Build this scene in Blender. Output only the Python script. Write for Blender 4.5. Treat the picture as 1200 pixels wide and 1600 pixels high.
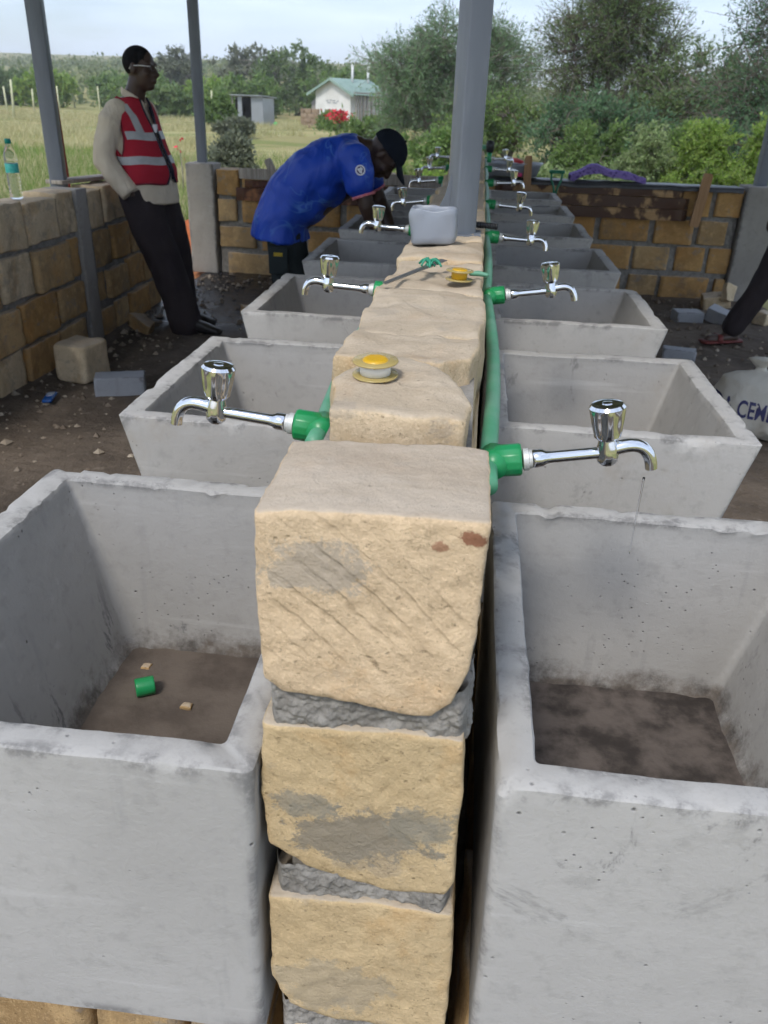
import bpy, bmesh, math, random
import numpy as np
from mathutils import Vector, Matrix, noise
from mathutils.bvhtree import BVHTree

for o in list(bpy.data.objects): bpy.data.objects.remove(o)
SC = bpy.context.scene
COL = SC.collection
R = math.radians

# ------------------------------------------------------------------ camera
cam_d = bpy.data.cameras.new('camera'); cam = bpy.data.objects.new('camera', cam_d); COL.objects.link(cam)
cam_d.sensor_fit = 'VERTICAL'; cam_d.sensor_height = 36.0; cam_d.lens = 1266.3 / 1600 * 36
cam_d.clip_start = 0.02; cam_d.clip_end = 5000
cam_d.dof.use_dof = True; cam_d.dof.focus_distance = 1.25; cam_d.dof.aperture_fstop = 10
PI_, YA_, RO_ = R(26.78), R(5.365), R(2.095)
fw = Vector((-math.sin(YA_) * math.cos(PI_), math.cos(YA_) * math.cos(PI_), -math.sin(PI_)))
rt = Vector((math.cos(YA_), math.sin(YA_), 0)); up = rt.cross(fw)
r2 = rt * math.cos(RO_) + up * math.sin(RO_); u2 = up * math.cos(RO_) - rt * math.sin(RO_)
M = Matrix.Identity(4)
for i in range(3): M[i][0] = r2[i]; M[i][1] = u2[i]; M[i][2] = -fw[i]
M[2][3] = 1.40
cam.matrix_world = M
SC.camera = cam

# ------------------------------------------------------------------ sky, sun, exposure
SUN_EL, SUN_AZ = R(52), R(200)          # azimuth clockwise from +Y (behind the camera, a little to the left)
world = bpy.data.worlds.new('World'); SC.world = world; world.use_nodes = True
wn, wl = world.node_tree.nodes, world.node_tree.links
for n in list(wn): wn.remove(n)
wo = wn.new('ShaderNodeOutputWorld'); bg = wn.new('ShaderNodeBackground'); sky = wn.new('ShaderNodeTexSky')
sky.sky_type = 'NISHITA'; sky.sun_disc = False; sky.sun_elevation = SUN_EL; sky.sun_rotation = SUN_AZ
sky.altitude = 600; sky.air_density = 1.0; sky.dust_density = 1.6; sky.ozone_density = 1.0
tc = wn.new('ShaderNodeTexCoord'); mp = wn.new('ShaderNodeMapping'); mp.inputs['Scale'].default_value = (1.2, 1.2, 9.0)
nz = wn.new('ShaderNodeTexNoise'); nz.inputs['Scale'].default_value = 2.2; nz.inputs['Detail'].default_value = 6; nz.inputs['Roughness'].default_value = .55
rp = wn.new('ShaderNodeValToRGB'); rp.color_ramp.elements[0].position = .34; rp.color_ramp.elements[1].position = .68
rp.color_ramp.elements[0].color = (.25, .25, .25, 1); rp.color_ramp.elements[1].color = (.85, .85, .85, 1)
mx = wn.new('ShaderNodeMix'); mx.data_type = 'RGBA'; mx.inputs['B'].default_value = (7.9, 9.1, 11.3, 1)
wl.new(tc.outputs['Generated'], mp.inputs['Vector']); wl.new(mp.outputs['Vector'], nz.inputs['Vector']); wl.new(nz.outputs['Fac'], rp.inputs['Fac'])
wl.new(rp.outputs['Color'], mx.inputs['Factor']); wl.new(sky.outputs['Color'], mx.inputs['A']); wl.new(mx.outputs['Result'], bg.inputs['Color'])
bg.inputs['Strength'].default_value = 0.085
wl.new(bg.outputs['Background'], wo.inputs['Surface'])
sun_d = bpy.data.lights.new('sun', 'SUN'); sun_d.energy = 1.5; sun_d.angle = R(12); sun_d.color = (1, .96, .9)
sun = bpy.data.objects.new('sun', sun_d); COL.objects.link(sun)
sdir = Vector((math.sin(SUN_AZ) * math.cos(SUN_EL), math.cos(SUN_AZ) * math.cos(SUN_EL), math.sin(SUN_EL)))
sun.rotation_euler = sdir.to_track_quat('Z', 'Y').to_euler(); sun.location = (0, -5, 12)
vs = SC.view_settings; vs.view_transform = 'Standard'; vs.look = 'None'; vs.gamma = 1; vs.use_curve_mapping = False; vs.exposure = 0.76
SC.cycles.use_denoising = True
SC.cycles.max_bounces = 6; SC.cycles.diffuse_bounces = 2; SC.cycles.glossy_bounces = 4; SC.cycles.transmission_bounces = 6; SC.cycles.volume_bounces = 0; SC.cycles.transparent_max_bounces = 6; SC.cycles.use_adaptive_sampling = True; SC.cycles.adaptive_threshold = .04; SC.cycles.caustics_reflective = False; SC.cycles.caustics_refractive = False

# ------------------------------------------------------------------ material helpers
class NT:
    def __init__(s, name, coord='Object', rand=True):
        s.m = bpy.data.materials.new(name); s.m.use_nodes = True; s.t = s.m.node_tree
        s.n, s.l = s.t.nodes, s.t.links
        s.b = s.n['Principled BSDF']
        c = s.n.new('ShaderNodeTexCoord').outputs[coord]
        if rand:
            oi = s.n.new('ShaderNodeObjectInfo'); ml = s.n.new('ShaderNodeMath'); ml.operation = 'MULTIPLY'; ml.inputs[1].default_value = 41.7
            s.l.new(oi.outputs['Random'], ml.inputs[0])
            va = s.n.new('ShaderNodeVectorMath'); va.operation = 'ADD'; s.l.new(c, va.inputs[0]); s.l.new(ml.outputs[0], va.inputs[1]); s.rnd = oi.outputs['Random']
            s.c = va.outputs[0]
        else: s.c = c
        s.raw = c
    def map(s, scale=(1, 1, 1), rot=(0, 0, 0), loc=(0, 0, 0), src=None):
        m = s.n.new('ShaderNodeMapping'); m.inputs['Scale'].default_value = scale; m.inputs['Rotation'].default_value = rot; m.inputs['Location'].default_value = loc
        s.l.new(src or s.c, m.inputs['Vector']); return m.outputs[0]
    def noise(s, scale, detail=4, rough=.55, src=None, dist=0):
        n = s.n.new('ShaderNodeTexNoise'); n.inputs['Scale'].default_value = scale; n.inputs['Detail'].default_value = detail
        n.inputs['Roughness'].default_value = rough; n.inputs['Distortion'].default_value = dist
        s.l.new(src or s.c, n.inputs['Vector']); return n.outputs['Fac']
    def voro(s, scale, src=None, out='Distance'):
        n = s.n.new('ShaderNodeTexVoronoi'); n.inputs['Scale'].default_value = scale; s.l.new(src or s.c, n.inputs['Vector']); return n.outputs[out]
    def wave(s, scale, dist, src, typ='RINGS', detail=2, dscale=1.0, prof='SIN'):
        n = s.n.new('ShaderNodeTexWave'); n.wave_type = typ; n.wave_profile = prof
        n.inputs['Scale'].default_value = scale; n.inputs['Distortion'].default_value = dist; n.inputs['Detail'].default_value = detail; n.inputs['Detail Scale'].default_value = dscale
        s.l.new(src, n.inputs['Vector']); return n
    def ramp(s, f, a, b, inv=False):
        n = s.n.new('ShaderNodeMapRange'); n.interpolation_type = 'SMOOTHSTEP'; n.inputs['From Min'].default_value = a; n.inputs['From Max'].default_value = b
        if inv: n.inputs['To Min'].default_value = 1; n.inputs['To Max'].default_value = 0
        s.l.new(f, n.inputs['Value']); return n.outputs[0]
    def math(s, op, a, b=None):
        n = s.n.new('ShaderNodeMath'); n.operation = op
        for i, v in enumerate((a, b)):
            if v is None: continue
            if isinstance(v, (int, float)): n.inputs[i].default_value = v
            else: s.l.new(v, n.inputs[i])
        return n.outputs[0]
    def mix(s, a, b, f):
        n = s.n.new('ShaderNodeMix'); n.data_type = 'RGBA'
        for k, v in (('A', a), ('B', b)):
            if isinstance(v, tuple): n.inputs[k].default_value = (*v, 1)
            else: s.l.new(v, n.inputs[k])
        if isinstance(f, (int, float)): n.inputs['Factor'].default_value = f
        else: s.l.new(f, n.inputs['Factor'])
        return n.outputs['Result']
    def sep(s, src): n = s.n.new('ShaderNodeSeparateXYZ'); s.l.new(src, n.inputs[0]); return n.outputs
    def geo(s, o): return s.n.new('ShaderNodeNewGeometry').outputs[o]
    def bump(s, h, strength, dist=.01, prev=None):
        n = s.n.new('ShaderNodeBump'); n.inputs['Strength'].default_value = strength; n.inputs['Distance'].default_value = dist
        s.l.new(h, n.inputs['Height'])
        if prev is not None: s.l.new(prev, n.inputs['Normal'])
        return n.outputs[0]
    def done(s, color, rough=.8, normal=None, metal=0, spec=None):
        if isinstance(color, tuple): s.b.inputs['Base Color'].default_value = (*color, 1)
        else: s.l.new(color, s.b.inputs['Base Color'])
        if isinstance(rough, (int, float)): s.b.inputs['Roughness'].default_value = rough
        else: s.l.new(rough, s.b.inputs['Roughness'])
        s.b.inputs['Metallic'].default_value = metal
        if spec is not None: s.b.inputs['Specular IOR Level'].default_value = spec
        if normal is not None: s.l.new(normal, s.b.inputs['Normal'])
        return s.m
MAT = {}

def m_concrete(name, a, b, stain=.5, floor=None):
    t = NT(name)
    big = t.noise(1.6, 4, .55); fine = t.noise(34, 6, .68)
    col = t.mix(a, b, t.ramp(big, .3, .7))
    col = t.mix(col, tuple(x * .82 for x in a), t.math('MULTIPLY', t.ramp(fine, .5, .7), .45))
    for k, (rx, ry, rz) in enumerate(((.9, .2, .1), (-.5, .3, 1.2))):       # trowel drags
        tr = t.ramp(t.noise(4.5, 5, .6, t.map((.35, 5, 5) if k else (5, 5, .4), rot=(rx, ry, rz))), .60, .72); col = t.mix(col, (.60, .59, .575) if k else (.27, .265, .26), t.math('MULTIPLY', tr, .28))
    st = t.ramp(t.noise(6, 8, .78, t.map((1, 1, .8)), .8), .60, .68); st = t.math('MULTIPLY', st, t.ramp(t.noise(1.9, 2, .5, t.map((1, 1, 1), loc=(5, 5, 5))), .45, .6))
    col = t.mix(col, (.15, .145, .14), t.math('MULTIPLY', st, stain))
    br = t.ramp(t.noise(2.6, 6, .68, t.map((1, 1, 1), loc=(7, 3, 1))), .58, .72)
    col = t.mix(col, (.33, .27, .20), t.math('MULTIPLY', br, .35))
    pit = t.ramp(t.voro(30), .0, .10, True); pit2 = t.ramp(t.voro(75, t.map((1, 1, 1), loc=(2, 2, 2))), .0, .16, True)
    pm = t.math('MAXIMUM', t.math('MULTIPLY', pit, t.ramp(t.noise(7, 2), .5, .6)), t.math('MULTIPLY', pit2, t.ramp(t.noise(5, 3), .52, .6)))
    col = t.mix(col, (.09, .09, .09), t.math('MULTIPLY', pm, .75))
    pt = t.geo('Pointiness'); wn_ = t.math('MULTIPLY', t.ramp(pt, .505, .54), t.ramp(t.noise(9, 7, .75, t.map((1, 1, 1), loc=(4, 4, 4))), .47, .60)); col = t.mix(col, (.17, .165, .16), t.math('MULTIPLY', wn_, .75))
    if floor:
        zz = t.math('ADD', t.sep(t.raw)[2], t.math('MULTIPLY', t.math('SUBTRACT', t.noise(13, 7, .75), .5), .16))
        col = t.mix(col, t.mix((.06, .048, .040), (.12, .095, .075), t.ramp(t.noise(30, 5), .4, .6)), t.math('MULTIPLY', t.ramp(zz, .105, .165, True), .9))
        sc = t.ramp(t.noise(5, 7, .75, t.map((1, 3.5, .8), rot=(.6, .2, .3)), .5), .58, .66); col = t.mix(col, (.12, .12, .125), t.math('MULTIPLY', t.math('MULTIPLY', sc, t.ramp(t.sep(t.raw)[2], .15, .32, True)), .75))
    nb = t.bump(t.noise(120, 5, .65), .35, .002); nb = t.bump(t.noise(22, 5, .6), .22, .006, nb); nb = t.bump(t.math('MULTIPLY', pm, -1), .6, .004, nb)
    return t.done(col, .9, nb, spec=.22)
MAT['concrete'] = m_concrete('cast_concrete', (.385, .371, .350), (.455, .440, .418), .7)
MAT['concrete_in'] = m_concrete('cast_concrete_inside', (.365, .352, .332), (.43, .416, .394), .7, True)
MAT['concrete_warm'] = m_concrete('pillar_concrete', (.27, .25, .225), (.37, .345, .31), .4)
MAT['concrete_block'] = m_concrete('block_concrete', (.33, .345, .37), (.42, .43, .45), .15)

def m_lime(name, base, dark, dust=.0, saw=.5, smear=.5, center=(.25, 0, -.25), freq=26, vary=0, blobs=()):
    t = NT(name)
    big = t.noise(3.2, 4, .6); med = t.noise(16, 6, .66)
    col = t.mix(base, dark, t.ramp(big, .35, .72))
    if vary: col = t.mix(col, (dark[0] * .62, dark[1] * .60, dark[2] * .62), t.math('MULTIPLY', t.ramp(t.rnd, .25, 1.0), vary)); col = t.mix(col, (.17, .14, .11), t.math('MULTIPLY', t.ramp(t.noise(5, 6, .7, t.map((1, 1, 1), loc=(9, 9, 2))), .50, .68), .6))
    col = t.mix(col, tuple(min(1, x * 1.22) for x in base), t.math('MULTIPLY', t.ramp(med, .48, .66), .55))
    col = t.mix(col, (base[0] * .95, base[1] * .76, base[2] * .55), t.math('MULTIPLY', t.ramp(t.noise(6, 6, .7, t.map((1, 1, 1), loc=(1, 8, 4))), .5, .66), .45))
    sp = t.ramp(t.noise(120, 4, .7), .6, .72); col = t.mix(col, tuple(x * .42 for x in dark), t.math('MULTIPLY', sp, .75)); g2 = t.noise(260, 3, .7); col = t.mix(col, tuple(min(1, x * 1.3) for x in base), t.math('MULTIPLY', t.ramp(g2, .52, .66), .45)); col = t.mix(col, tuple(x * .6 for x in dark), t.math('MULTIPLY', t.ramp(t.noise(48, 7, .8, t.map((1, 1, 1), loc=(3, 7, 7))), .53, .66), .5))
    pit = t.math('MULTIPLY', t.ramp(t.voro(85), 0, .22, True), t.ramp(t.noise(13, 4, .6), .5, .62)); col = t.mix(col, tuple(x * .4 for x in dark), t.math('MULTIPLY', pit, .6))
    w = t.wave(freq, 2.0, t.map((1, .05, 1), loc=center, src=t.raw), 'RINGS', 4, 2.2)
    w.rings_direction = 'Y'
    groove = t.ramp(w.outputs['Fac'], .0, .30, True)
    front = t.math('ABSOLUTE', t.sep(t.geo('Normal'))[1])
    groove = t.math('MULTIPLY', t.math('MULTIPLY', groove, t.ramp(t.noise(6, 5, .65), .40, .66)), t.ramp(front, .5, .9))
    col = t.mix(col, tuple(x * .62 for x in dark), t.math('MULTIPLY', groove, saw * .4))
    sm = t.ramp(t.noise(9.5, 6, .7, t.map((1, 1, 1.5), loc=(3, 1, 9))), .575, .64)
    col = t.mix(col, (.26, .24, .215), t.math('MULTIPLY', sm, smear))
    for (cx, cz, rr, rz, cc, st) in blobs:
        m = t.map((1 / rr, 0, 1 / rz), loc=(-cx / rr, 0, -cz / rz), src=t.raw); ln = t.n.new('ShaderNodeVectorMath'); ln.operation = 'LENGTH'; t.l.new(m, ln.inputs[0])
        dd = t.math('ADD', ln.outputs['Value'], t.math('MULTIPLY', t.math('SUBTRACT', t.noise(30, 8, .8), .5), 3.6))
        col = t.mix(col, cc, t.math('MULTIPLY', t.math('MULTIPLY', t.ramp(dd, .75, 1.05, True), t.ramp(front, .3, .8) if cz < 1.07 else 1.0), st))
    if dust > 0:
        nzz = t.sep(t.geo('Normal'))[2]
        col = t.mix(col, t.mix((.49, .43, .36), (.38, .325, .265), t.ramp(t.noise(7, 5, .65, t.map((.6, 2.2, 1))), .4, .65)), t.math('MULTIPLY', t.ramp(nzz, .55, .95), dust))
    nb = t.bump(t.noise(160, 5, .75), .9, .003); nb = t.bump(t.noise(42, 7, .75), .4, .0035, nb); nb = t.bump(t.math('MULTIPLY', pit, -1), .5, .004, nb); nb = t.bump(t.math('MULTIPLY', groove, -1), saw, .004, nb)
    return t.done(col, .95, nb, spec=.12)
MAT['lime_front'] = m_lime('limestone_sawn', (.67, .51, .335), (.60, .44, .275), .75, .45, .2, (.42, 0, -.58), 13.5, 0,
    [(-.045, 1.035, .055, .028, (.38, .335, .28), .7), (.086, 1.076, .012, .008, (.24, .085, .045), .85), (.060, 1.066, .010, .006, (.28, .11, .06), .7), (-.005, .708, .085, .042, (.30, .265, .215), .9), (.06, .725, .04, .03, (.32, .29, .24), .8), (-.03, .45, .07, .05, (.36, .32, .26), .5)])
MAT['lime_gold'] = m_lime('limestone_golden', (.57, .43, .25), (.49, .355, .19), .7, .16, .3, (.36, 0, -.3), 12, 0, [(-.005, .708, .085, .042, (.27, .235, .18), .9), (.06, .725, .04, .03, (.29, .26, .20), .8), (-.06, .74, .04, .02, (.29, .26, .20), .8), (-.03, .45, .07, .05, (.34, .30, .23), .5)])
MAT['lime'] = m_lime('limestone_yellow', (.58, .44, .26), (.50, .355, .20), .75, .1, .6, (.3, 0, -.5), 13)
MAT['lime_top'] = m_lime('limestone_weathered', (.60, .48, .33), (.50, .37, .22), .5, .05, .35)
MAT['lime_wall'] = m_lime('limestone_ochre', (.52, .36, .185), (.40, .26, .12), .6, .25, .5, vary=.5)
MAT['lime_orange'] = m_lime('limestone_orange', (.50, .305, .125), (.38, .215, .08), .5, .25, .5, vary=.35)
MAT['lime_pale'] = m_lime('limestone_pale', (.64, .52, .35), (.54, .41, .25), .6, .25, .4, vary=.2)

t = NT('mortar'); v = t.noise(26, 6, .7); gr = t.noise(190, 4, .7)
MAT['mortar'] = t.done(t.mix(t.mix((.20, .186, .165), (.32, .30, .27), t.ramp(v, .35, .65)), (.12, .112, .10), t.math('MULTIPLY', t.ramp(gr, .52, .7), .6)), .97, t.bump(gr, .6, .004), spec=.08)
t = NT('rubble_fill'); v = t.noise(30, 6, .7)
MAT['dirt_fill'] = t.done(t.mix((.10, .085, .07), (.24, .20, .16), t.ramp(v, .35, .7)), .95, t.bump(v, .8, .012), spec=.1)

t = NT('chrome', rand=False)
MAT['chrome'] = t.done((.80, .81, .83), t.ramp(t.noise(30, 3), .3, .9), None, 1.0)
t.b.inputs['Roughness'].default_value = .09
for l in list(t.l):
    if l.to_socket == t.b.inputs['Roughness']: t.l.remove(l)
t = NT('steel_dull'); MAT['steel'] = t.done(t.mix((.42, .41, .40), (.30, .28, .27), t.noise(40, 3)), .42, None, .9)
t = NT('nut_white'); MAT['nut'] = t.done(t.mix((.72, .72, .70), (.5, .5, .48), t.noise(90, 2)), .5, None, .3)

def m_plain(name, a, b, scale=8, rough=.6, spec=.4, bump=.15, bscale=30, metal=0):
    t = NT(name); return t.done(t.mix(a, b, t.ramp(t.noise(scale, 5, .6), .35, .65)), rough, t.bump(t.noise(bscale, 4), bump, .004), metal, spec)
MAT['pipe'] = m_plain('green_plastic_dusty', (.075, .30, .165), (.13, .32, .21), 14, .45, .45, .1)
MAT['fitting'] = m_plain('green_plastic', (.012, .24, .07), (.018, .28, .10), 14, .35, .5, .08)
t = NT('grey_primer'); z = t.noise(4, 5, .65, t.map((3, 3, .5)))
MAT['primer'] = t.done(t.mix(t.mix((.115, .13, .155), (.15, .168, .195), t.ramp(z, .35, .65)), (.30, .25, .14), t.math('MULTIPLY', t.ramp(t.noise(2.3, 5, .7, t.map((5, 5, .7))), .63, .7), .5)), .38, t.bump(t.noise(40, 3), .05, .003), 0, .5)
MAT['maroon'] = m_plain('maroon_paint', (.23, .03, .03), (.17, .03, .03), 6, .5)
MAT['black_plastic'] = m_plain('black_plastic', (.012, .013, .016), (.022, .023, .026), 20, .45)
MAT['jug'] = m_plain('grey_plastic', (.25, .275, .32), (.33, .345, .37), 6, .4, .5, .1, 14)
t = NT('yellow_plastic'); t.b.inputs['Transmission Weight'].default_value = .25; MAT['yellow'] = t.done((.80, .46, .02), .3)
t = NT('yellow_translucent'); t.b.inputs['Transmission Weight'].default_value = .55; MAT['yellow_clear'] = t.done((.86, .66, .25), .25)
MAT['tape'] = m_plain('white_tape', (.80, .80, .78), (.74, .74, .73), 30, .6)
MAT['string'] = m_plain('green_string', (.03, .26, .16), (.05, .32, .2), 40, .7)
MAT['purple'] = None
t = NT('purple_cloth'); w = t.voro(46); MAT['purple'] = t.done(t.mix((.10, .065, .22), (.24, .17, .42), t.ramp(w, .25, .5)), .95, t.bump(t.noise(18, 4), .5, .02), spec=.1)
MAT['dpc'] = m_plain('black_polythene', (.02, .02, .024), (.05, .05, .055), 9, .35, .5, .5, 16)
MAT['red'] = m_plain('red_plastic', (.55, .03, .04), (.62, .08, .08), 9, .45)
MAT['white_p'] = m_plain('white_plastic', (.75, .75, .74), (.66, .66, .66), 9, .5)
MAT['pink'] = m_plain('pink_plastic', (.75, .05, .22), (.7, .08, .25), 9, .5)
MAT['blue_phone'] = m_plain('blue_plastic', (.005, .06, .25), (.008, .08, .30), 9, .25, .6, .0)
MAT['screen'] = m_plain('phone_screen', (.25, .30, .36), (.30, .35, .42), 9, .12, .6, .0)
MAT['enamel_green'] = m_plain('green_enamel', (.015, .15, .08), (.03, .2, .11), 10, .4)
t = NT('bottle_plastic', rand=False); t.b.inputs['Transmission Weight'].default_value = .92; t.b.inputs['IOR'].default_value = 1.18; MAT['bottle'] = t.done((.93, .95, .97), .08)
MAT['teal'] = m_plain('teal_label', (.03, .42, .36), (.10, .52, .46), 60, .45)
MAT['teal_cap'] = m_plain('teal_cap', (.0, .20, .16), (.0, .23, .18), 20, .4)

def m_wood(name, a, b, wet=None, axis=(1, 14, 14), thr=(.48, .55)):
    t = NT(name); g = t.noise(5, 6, .65, t.map(axis)); col = t.mix(a, b, t.ramp(g, .3, .7)); rough = .8
    if wet:
        wmask = t.ramp(t.noise(3.3, 5, .62, t.map((1, 1, .75), loc=(2, 5, 1))), *thr)
        col = t.mix(col, wet, t.math('MULTIPLY', wmask, .93)); rough = t.ramp(wmask, 0, 1.6, True)
    return t.done(col, rough, t.bump(g, .3, .004), spec=.3)
MAT['plank'] = m_wood('formwork_plank', (.50, .33, .17), (.38, .23, .11), (.045, .014, .010), thr=(.43, .50))
MAT['plank_wet'] = m_wood('wet_formwork_plank', (.42, .19, .09), (.30, .14, .07), (.05, .014, .01), thr=(.40, .5))
MAT['stake'] = m_wood('timber_stake', (.42, .25, .13), (.30, .17, .085), None, (14, 14, 1))
MAT['grey_wood'] = m_wood('weathered_timber', (.42, .38, .33), (.22, .19, .165), None, (14, 14, 1))

# leaves
def m_leaf(name, a, b, trans=.35):
    t = NT(name, rand=False); r = t.geo('Random Per Island')
    col = t.mix(a, b, r); t.done(col, .62, spec=.3)
    tr = t.n.new('ShaderNodeBsdfTranslucent'); t.l.new(col, tr.inputs['Color'])
    ms = t.n.new('ShaderNodeMixShader'); ms.inputs[0].default_value = trans
    t.l.new(t.b.outputs[0], ms.inputs[1]); t.l.new(tr.outputs[0], ms.inputs[2]); t.l.new(ms.outputs[0], t.n['Material Output'].inputs['Surface'])
    return t.m
MAT['leaf_acacia'] = m_leaf('acacia_leaf', (0.122, 0.222, 0.103), (0.245, 0.354, 0.179))
MAT['leaf_dark'] = m_leaf('dark_leaf', (0.075, 0.156, 0.079), (0.143, 0.242, 0.108))
MAT['leaf_olive'] = m_leaf('olive_leaf', (0.103, 0.173, 0.059), (0.200, 0.266, 0.099))
MAT['leaf_mid'] = m_leaf('shrub_leaf', (0.118, 0.209, 0.058), (0.227, 0.322, 0.091))
MAT['leaf_bright'] = m_leaf('bright_leaf', (0.179, 0.309, 0.051), (0.359, 0.464, 0.113), .45)
MAT['leaf_pale'] = m_leaf('pale_weed_leaf', (0.176, 0.264, 0.088), (0.352, 0.418, 0.198), .4)
MAT['leaf_grey'] = m_leaf('greyish_leaf', (0.138, 0.161, 0.109), (0.230, 0.247, 0.161))
MAT['leaf_far'] = m_leaf('far_leaf', (0.124, 0.172, 0.076), (0.255, 0.283, 0.131))
MAT['grass'] = m_leaf('grass_blade', (.36, .34, .14), (.68, .62, .37), .45)
MAT['grass_green'] = m_leaf('green_grass_blade', (.14, .24, .045), (.30, .38, .11), .4)
MAT['bark'] = m_plain('bark', (.10, .085, .07), (.18, .155, .125), 9, .9, .1, .5, 30)
MAT['bark_grey'] = m_plain('grey_bark', (.20, .18, .155), (.30, .27, .235), 9, .9, .1, .5, 30)
MAT['petal'] = m_plain('red_petal', (.62, .02, .04), (.7, .06, .08), 9, .6)

# ------------------------------------------------------------------ mesh helpers
class MB:
    def __init__(s): s.v = []; s.f = []; s.k = 0; s.mi = []
    def add(s, v, f, mi=0):
        v = np.asarray(v, float).reshape(-1, 3); s.v.append(v); k = s.k
        s.f += [tuple(int(i) + k for i in q) for q in f]; s.mi += [mi] * len(f); s.k += len(v); return s
    def box(s, lo, hi, mi=0):
        x0, y0, z0 = lo; x1, y1, z1 = hi
        return s.add([(x0, y0, z0), (x1, y0, z0), (x1, y1, z0), (x0, y1, z0), (x0, y0, z1), (x1, y0, z1), (x1, y1, z1), (x0, y1, z1)],
                     [(0, 3, 2, 1), (4, 5, 6, 7), (0, 1, 5, 4), (1, 2, 6, 5), (2, 3, 7, 6), (3, 0, 4, 7)], mi)
    def cbox(s, lo, hi, c, mi=0):          # chamfered box
        lo = np.array(lo, float); hi = np.array(hi, float); ctr = (lo + hi) / 2; h = (hi - lo) / 2
        bm = bmesh.new(); bmesh.ops.create_cube(bm, size=2)
        for v in bm.verts: v.co = Vector((v.co.x * h[0], v.co.y * h[1], v.co.z * h[2]))
        bmesh.ops.bevel(bm, geom=list(bm.edges), offset=c, segments=2, affect='EDGES', profile=.6)
        bm.verts.ensure_lookup_table()
        s.add([np.array(v.co) + ctr for v in bm.verts], [[v.index for v in f.verts] for f in bm.faces], mi); bm.free(); return s
    def rings(s, rs, cap0=True, cap1=True, mi=0):
        n = len(rs[0]); v = np.concatenate(rs); f = []
        for j in range(len(rs) - 1):
            a, b = j * n, (j + 1) * n
            for i in range(n): k = (i + 1) % n; f.append((a + i, a + k, b + k, b + i))
        if cap0: f.append(tuple(range(n - 1, -1, -1)))
        if cap1: f.append(tuple(range((len(rs) - 1) * n, len(rs) * n)))
        return s.add(v, f, mi)
    def tube(s, pts, rad, n=8, cap=True, mi=0, ell=None, dome=False):
        pts = np.array(pts, float); m = len(pts); rad = np.broadcast_to(np.asarray(rad, float), (m,)) if np.ndim(rad) < 2 else np.asarray(rad, float)
        tan = np.gradient(pts, axis=0) if m > 1 else np.array([[0, 0, 1.]])
        tan /= np.linalg.norm(tan, axis=1)[:, None] + 1e-12
        ref = np.array(ell, float) if ell is not None else (np.array([0, 0, 1.]) if abs(tan[0][2]) < .9 else np.array([1., 0, 0]))
        rs = []; a = np.linspace(0, 2 * np.pi, n, endpoint=False); frames = []
        for i in range(m):
            e1 = ref - tan[i] * (ref @ tan[i]); e1 /= np.linalg.norm(e1) + 1e-12; e2 = np.cross(tan[i], e1)
            if ell is None: ref = e1
            ra, rb = (rad[i], rad[i]) if np.ndim(rad) < 2 else rad[i]
            frames.append((e1, e2, ra, rb)); rs.append(pts[i] + np.outer(np.cos(a) * ra, e1) + np.outer(np.sin(a) * rb, e2))
        if dome:
            def dm(i, sg):
                out = []; e1, e2, ra, rb = frames[i]; rr = min(ra, rb)
                for q in (.35, .7, .92): out.append(pts[i] + sg * tan[i] * rr * q + math.sqrt(1 - q * q) * (np.outer(np.cos(a) * ra, e1) + np.outer(np.sin(a) * rb, e2)))
                return out
            rs = dm(0, -1)[::-1] + rs + dm(m - 1, 1)
        return s.rings(rs, cap, cap, mi)
    def lathe(s, prof, n=20, org=(0, 0, 0), ax='z', flute=0, fl_lo=-1e9, fl_hi=1e9, nf=6, mi=0):
        a = np.linspace(0, 2 * np.pi, n, endpoint=False); rs = []
        for r, h in prof:
            fl = flute if fl_lo <= h <= fl_hi else 0
            rr = r * (1 - fl * (.5 + .5 * np.cos(nf * a)) ** 1.5)
            p = np.stack([rr * np.cos(a), rr * np.sin(a), np.full(n, h)], 1)
            if ax == 'x': p = np.stack([p[:, 2], p[:, 0], p[:, 1]], 1)
            if ax == 'y': p = np.stack([p[:, 1], p[:, 2], p[:, 0]], 1)
            rs.append(p + np.array(org))
        return s.rings(rs, True, True, mi)
    def ellip(s, c, r, rot=None, nu=16, nv=10, mi=0):
        a = np.linspace(0, 2 * np.pi, nu, endpoint=False); rs = []
        for th in np.linspace(.08, math.pi - .08, nv):
            p = np.stack([np.sin(th) * np.cos(a) * r[0], np.sin(th) * np.sin(a) * r[1], np.full(nu, -math.cos(th) * r[2])], 1)
            if rot is not None: p = p @ np.array(rot).T
            rs.append(p + np.array(c))
        return s.rings(rs, True, True, mi)
    def verts(s): return np.concatenate(s.v)

def mesh_of(name, v, f, smooth=False, mi=None):
    me = bpy.data.meshes.new(name); me.from_pydata([tuple(x) for x in v], [], f); me.update()
    if smooth: me.polygons.foreach_set('use_smooth', [True] * len(me.polygons))
    if mi is not None and any(mi): me.polygons.foreach_set('material_index', mi)
    return me
def link(name, me, mats, parent=None, loc=None):
    o = bpy.data.objects.new(name, me); COL.objects.link(o)
    if not isinstance(mats, (list, tuple)): mats = [mats]
    for m in mats:
        if m is not None and len(me.materials) < len(mats): me.materials.append(MAT[m] if isinstance(m, str) else m)
    if parent is not None: o.parent = parent
    if loc is not None: o.location = loc
    return o
def tag(o, label=None, cat=None, group=None, kind=None):
    if label: o['label'] = label
    if cat: o['category'] = cat
    if group: o['group'] = group
    if kind: o['kind'] = kind
    return o
def empty(name, loc, label=None, cat=None, group=None, rz=0):
    o = bpy.data.objects.new(name, None); o.empty_display_size = .1; COL.objects.link(o); o.location = loc; o.rotation_euler = (0, 0, rz)
    return tag(o, label, cat, group)
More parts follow.
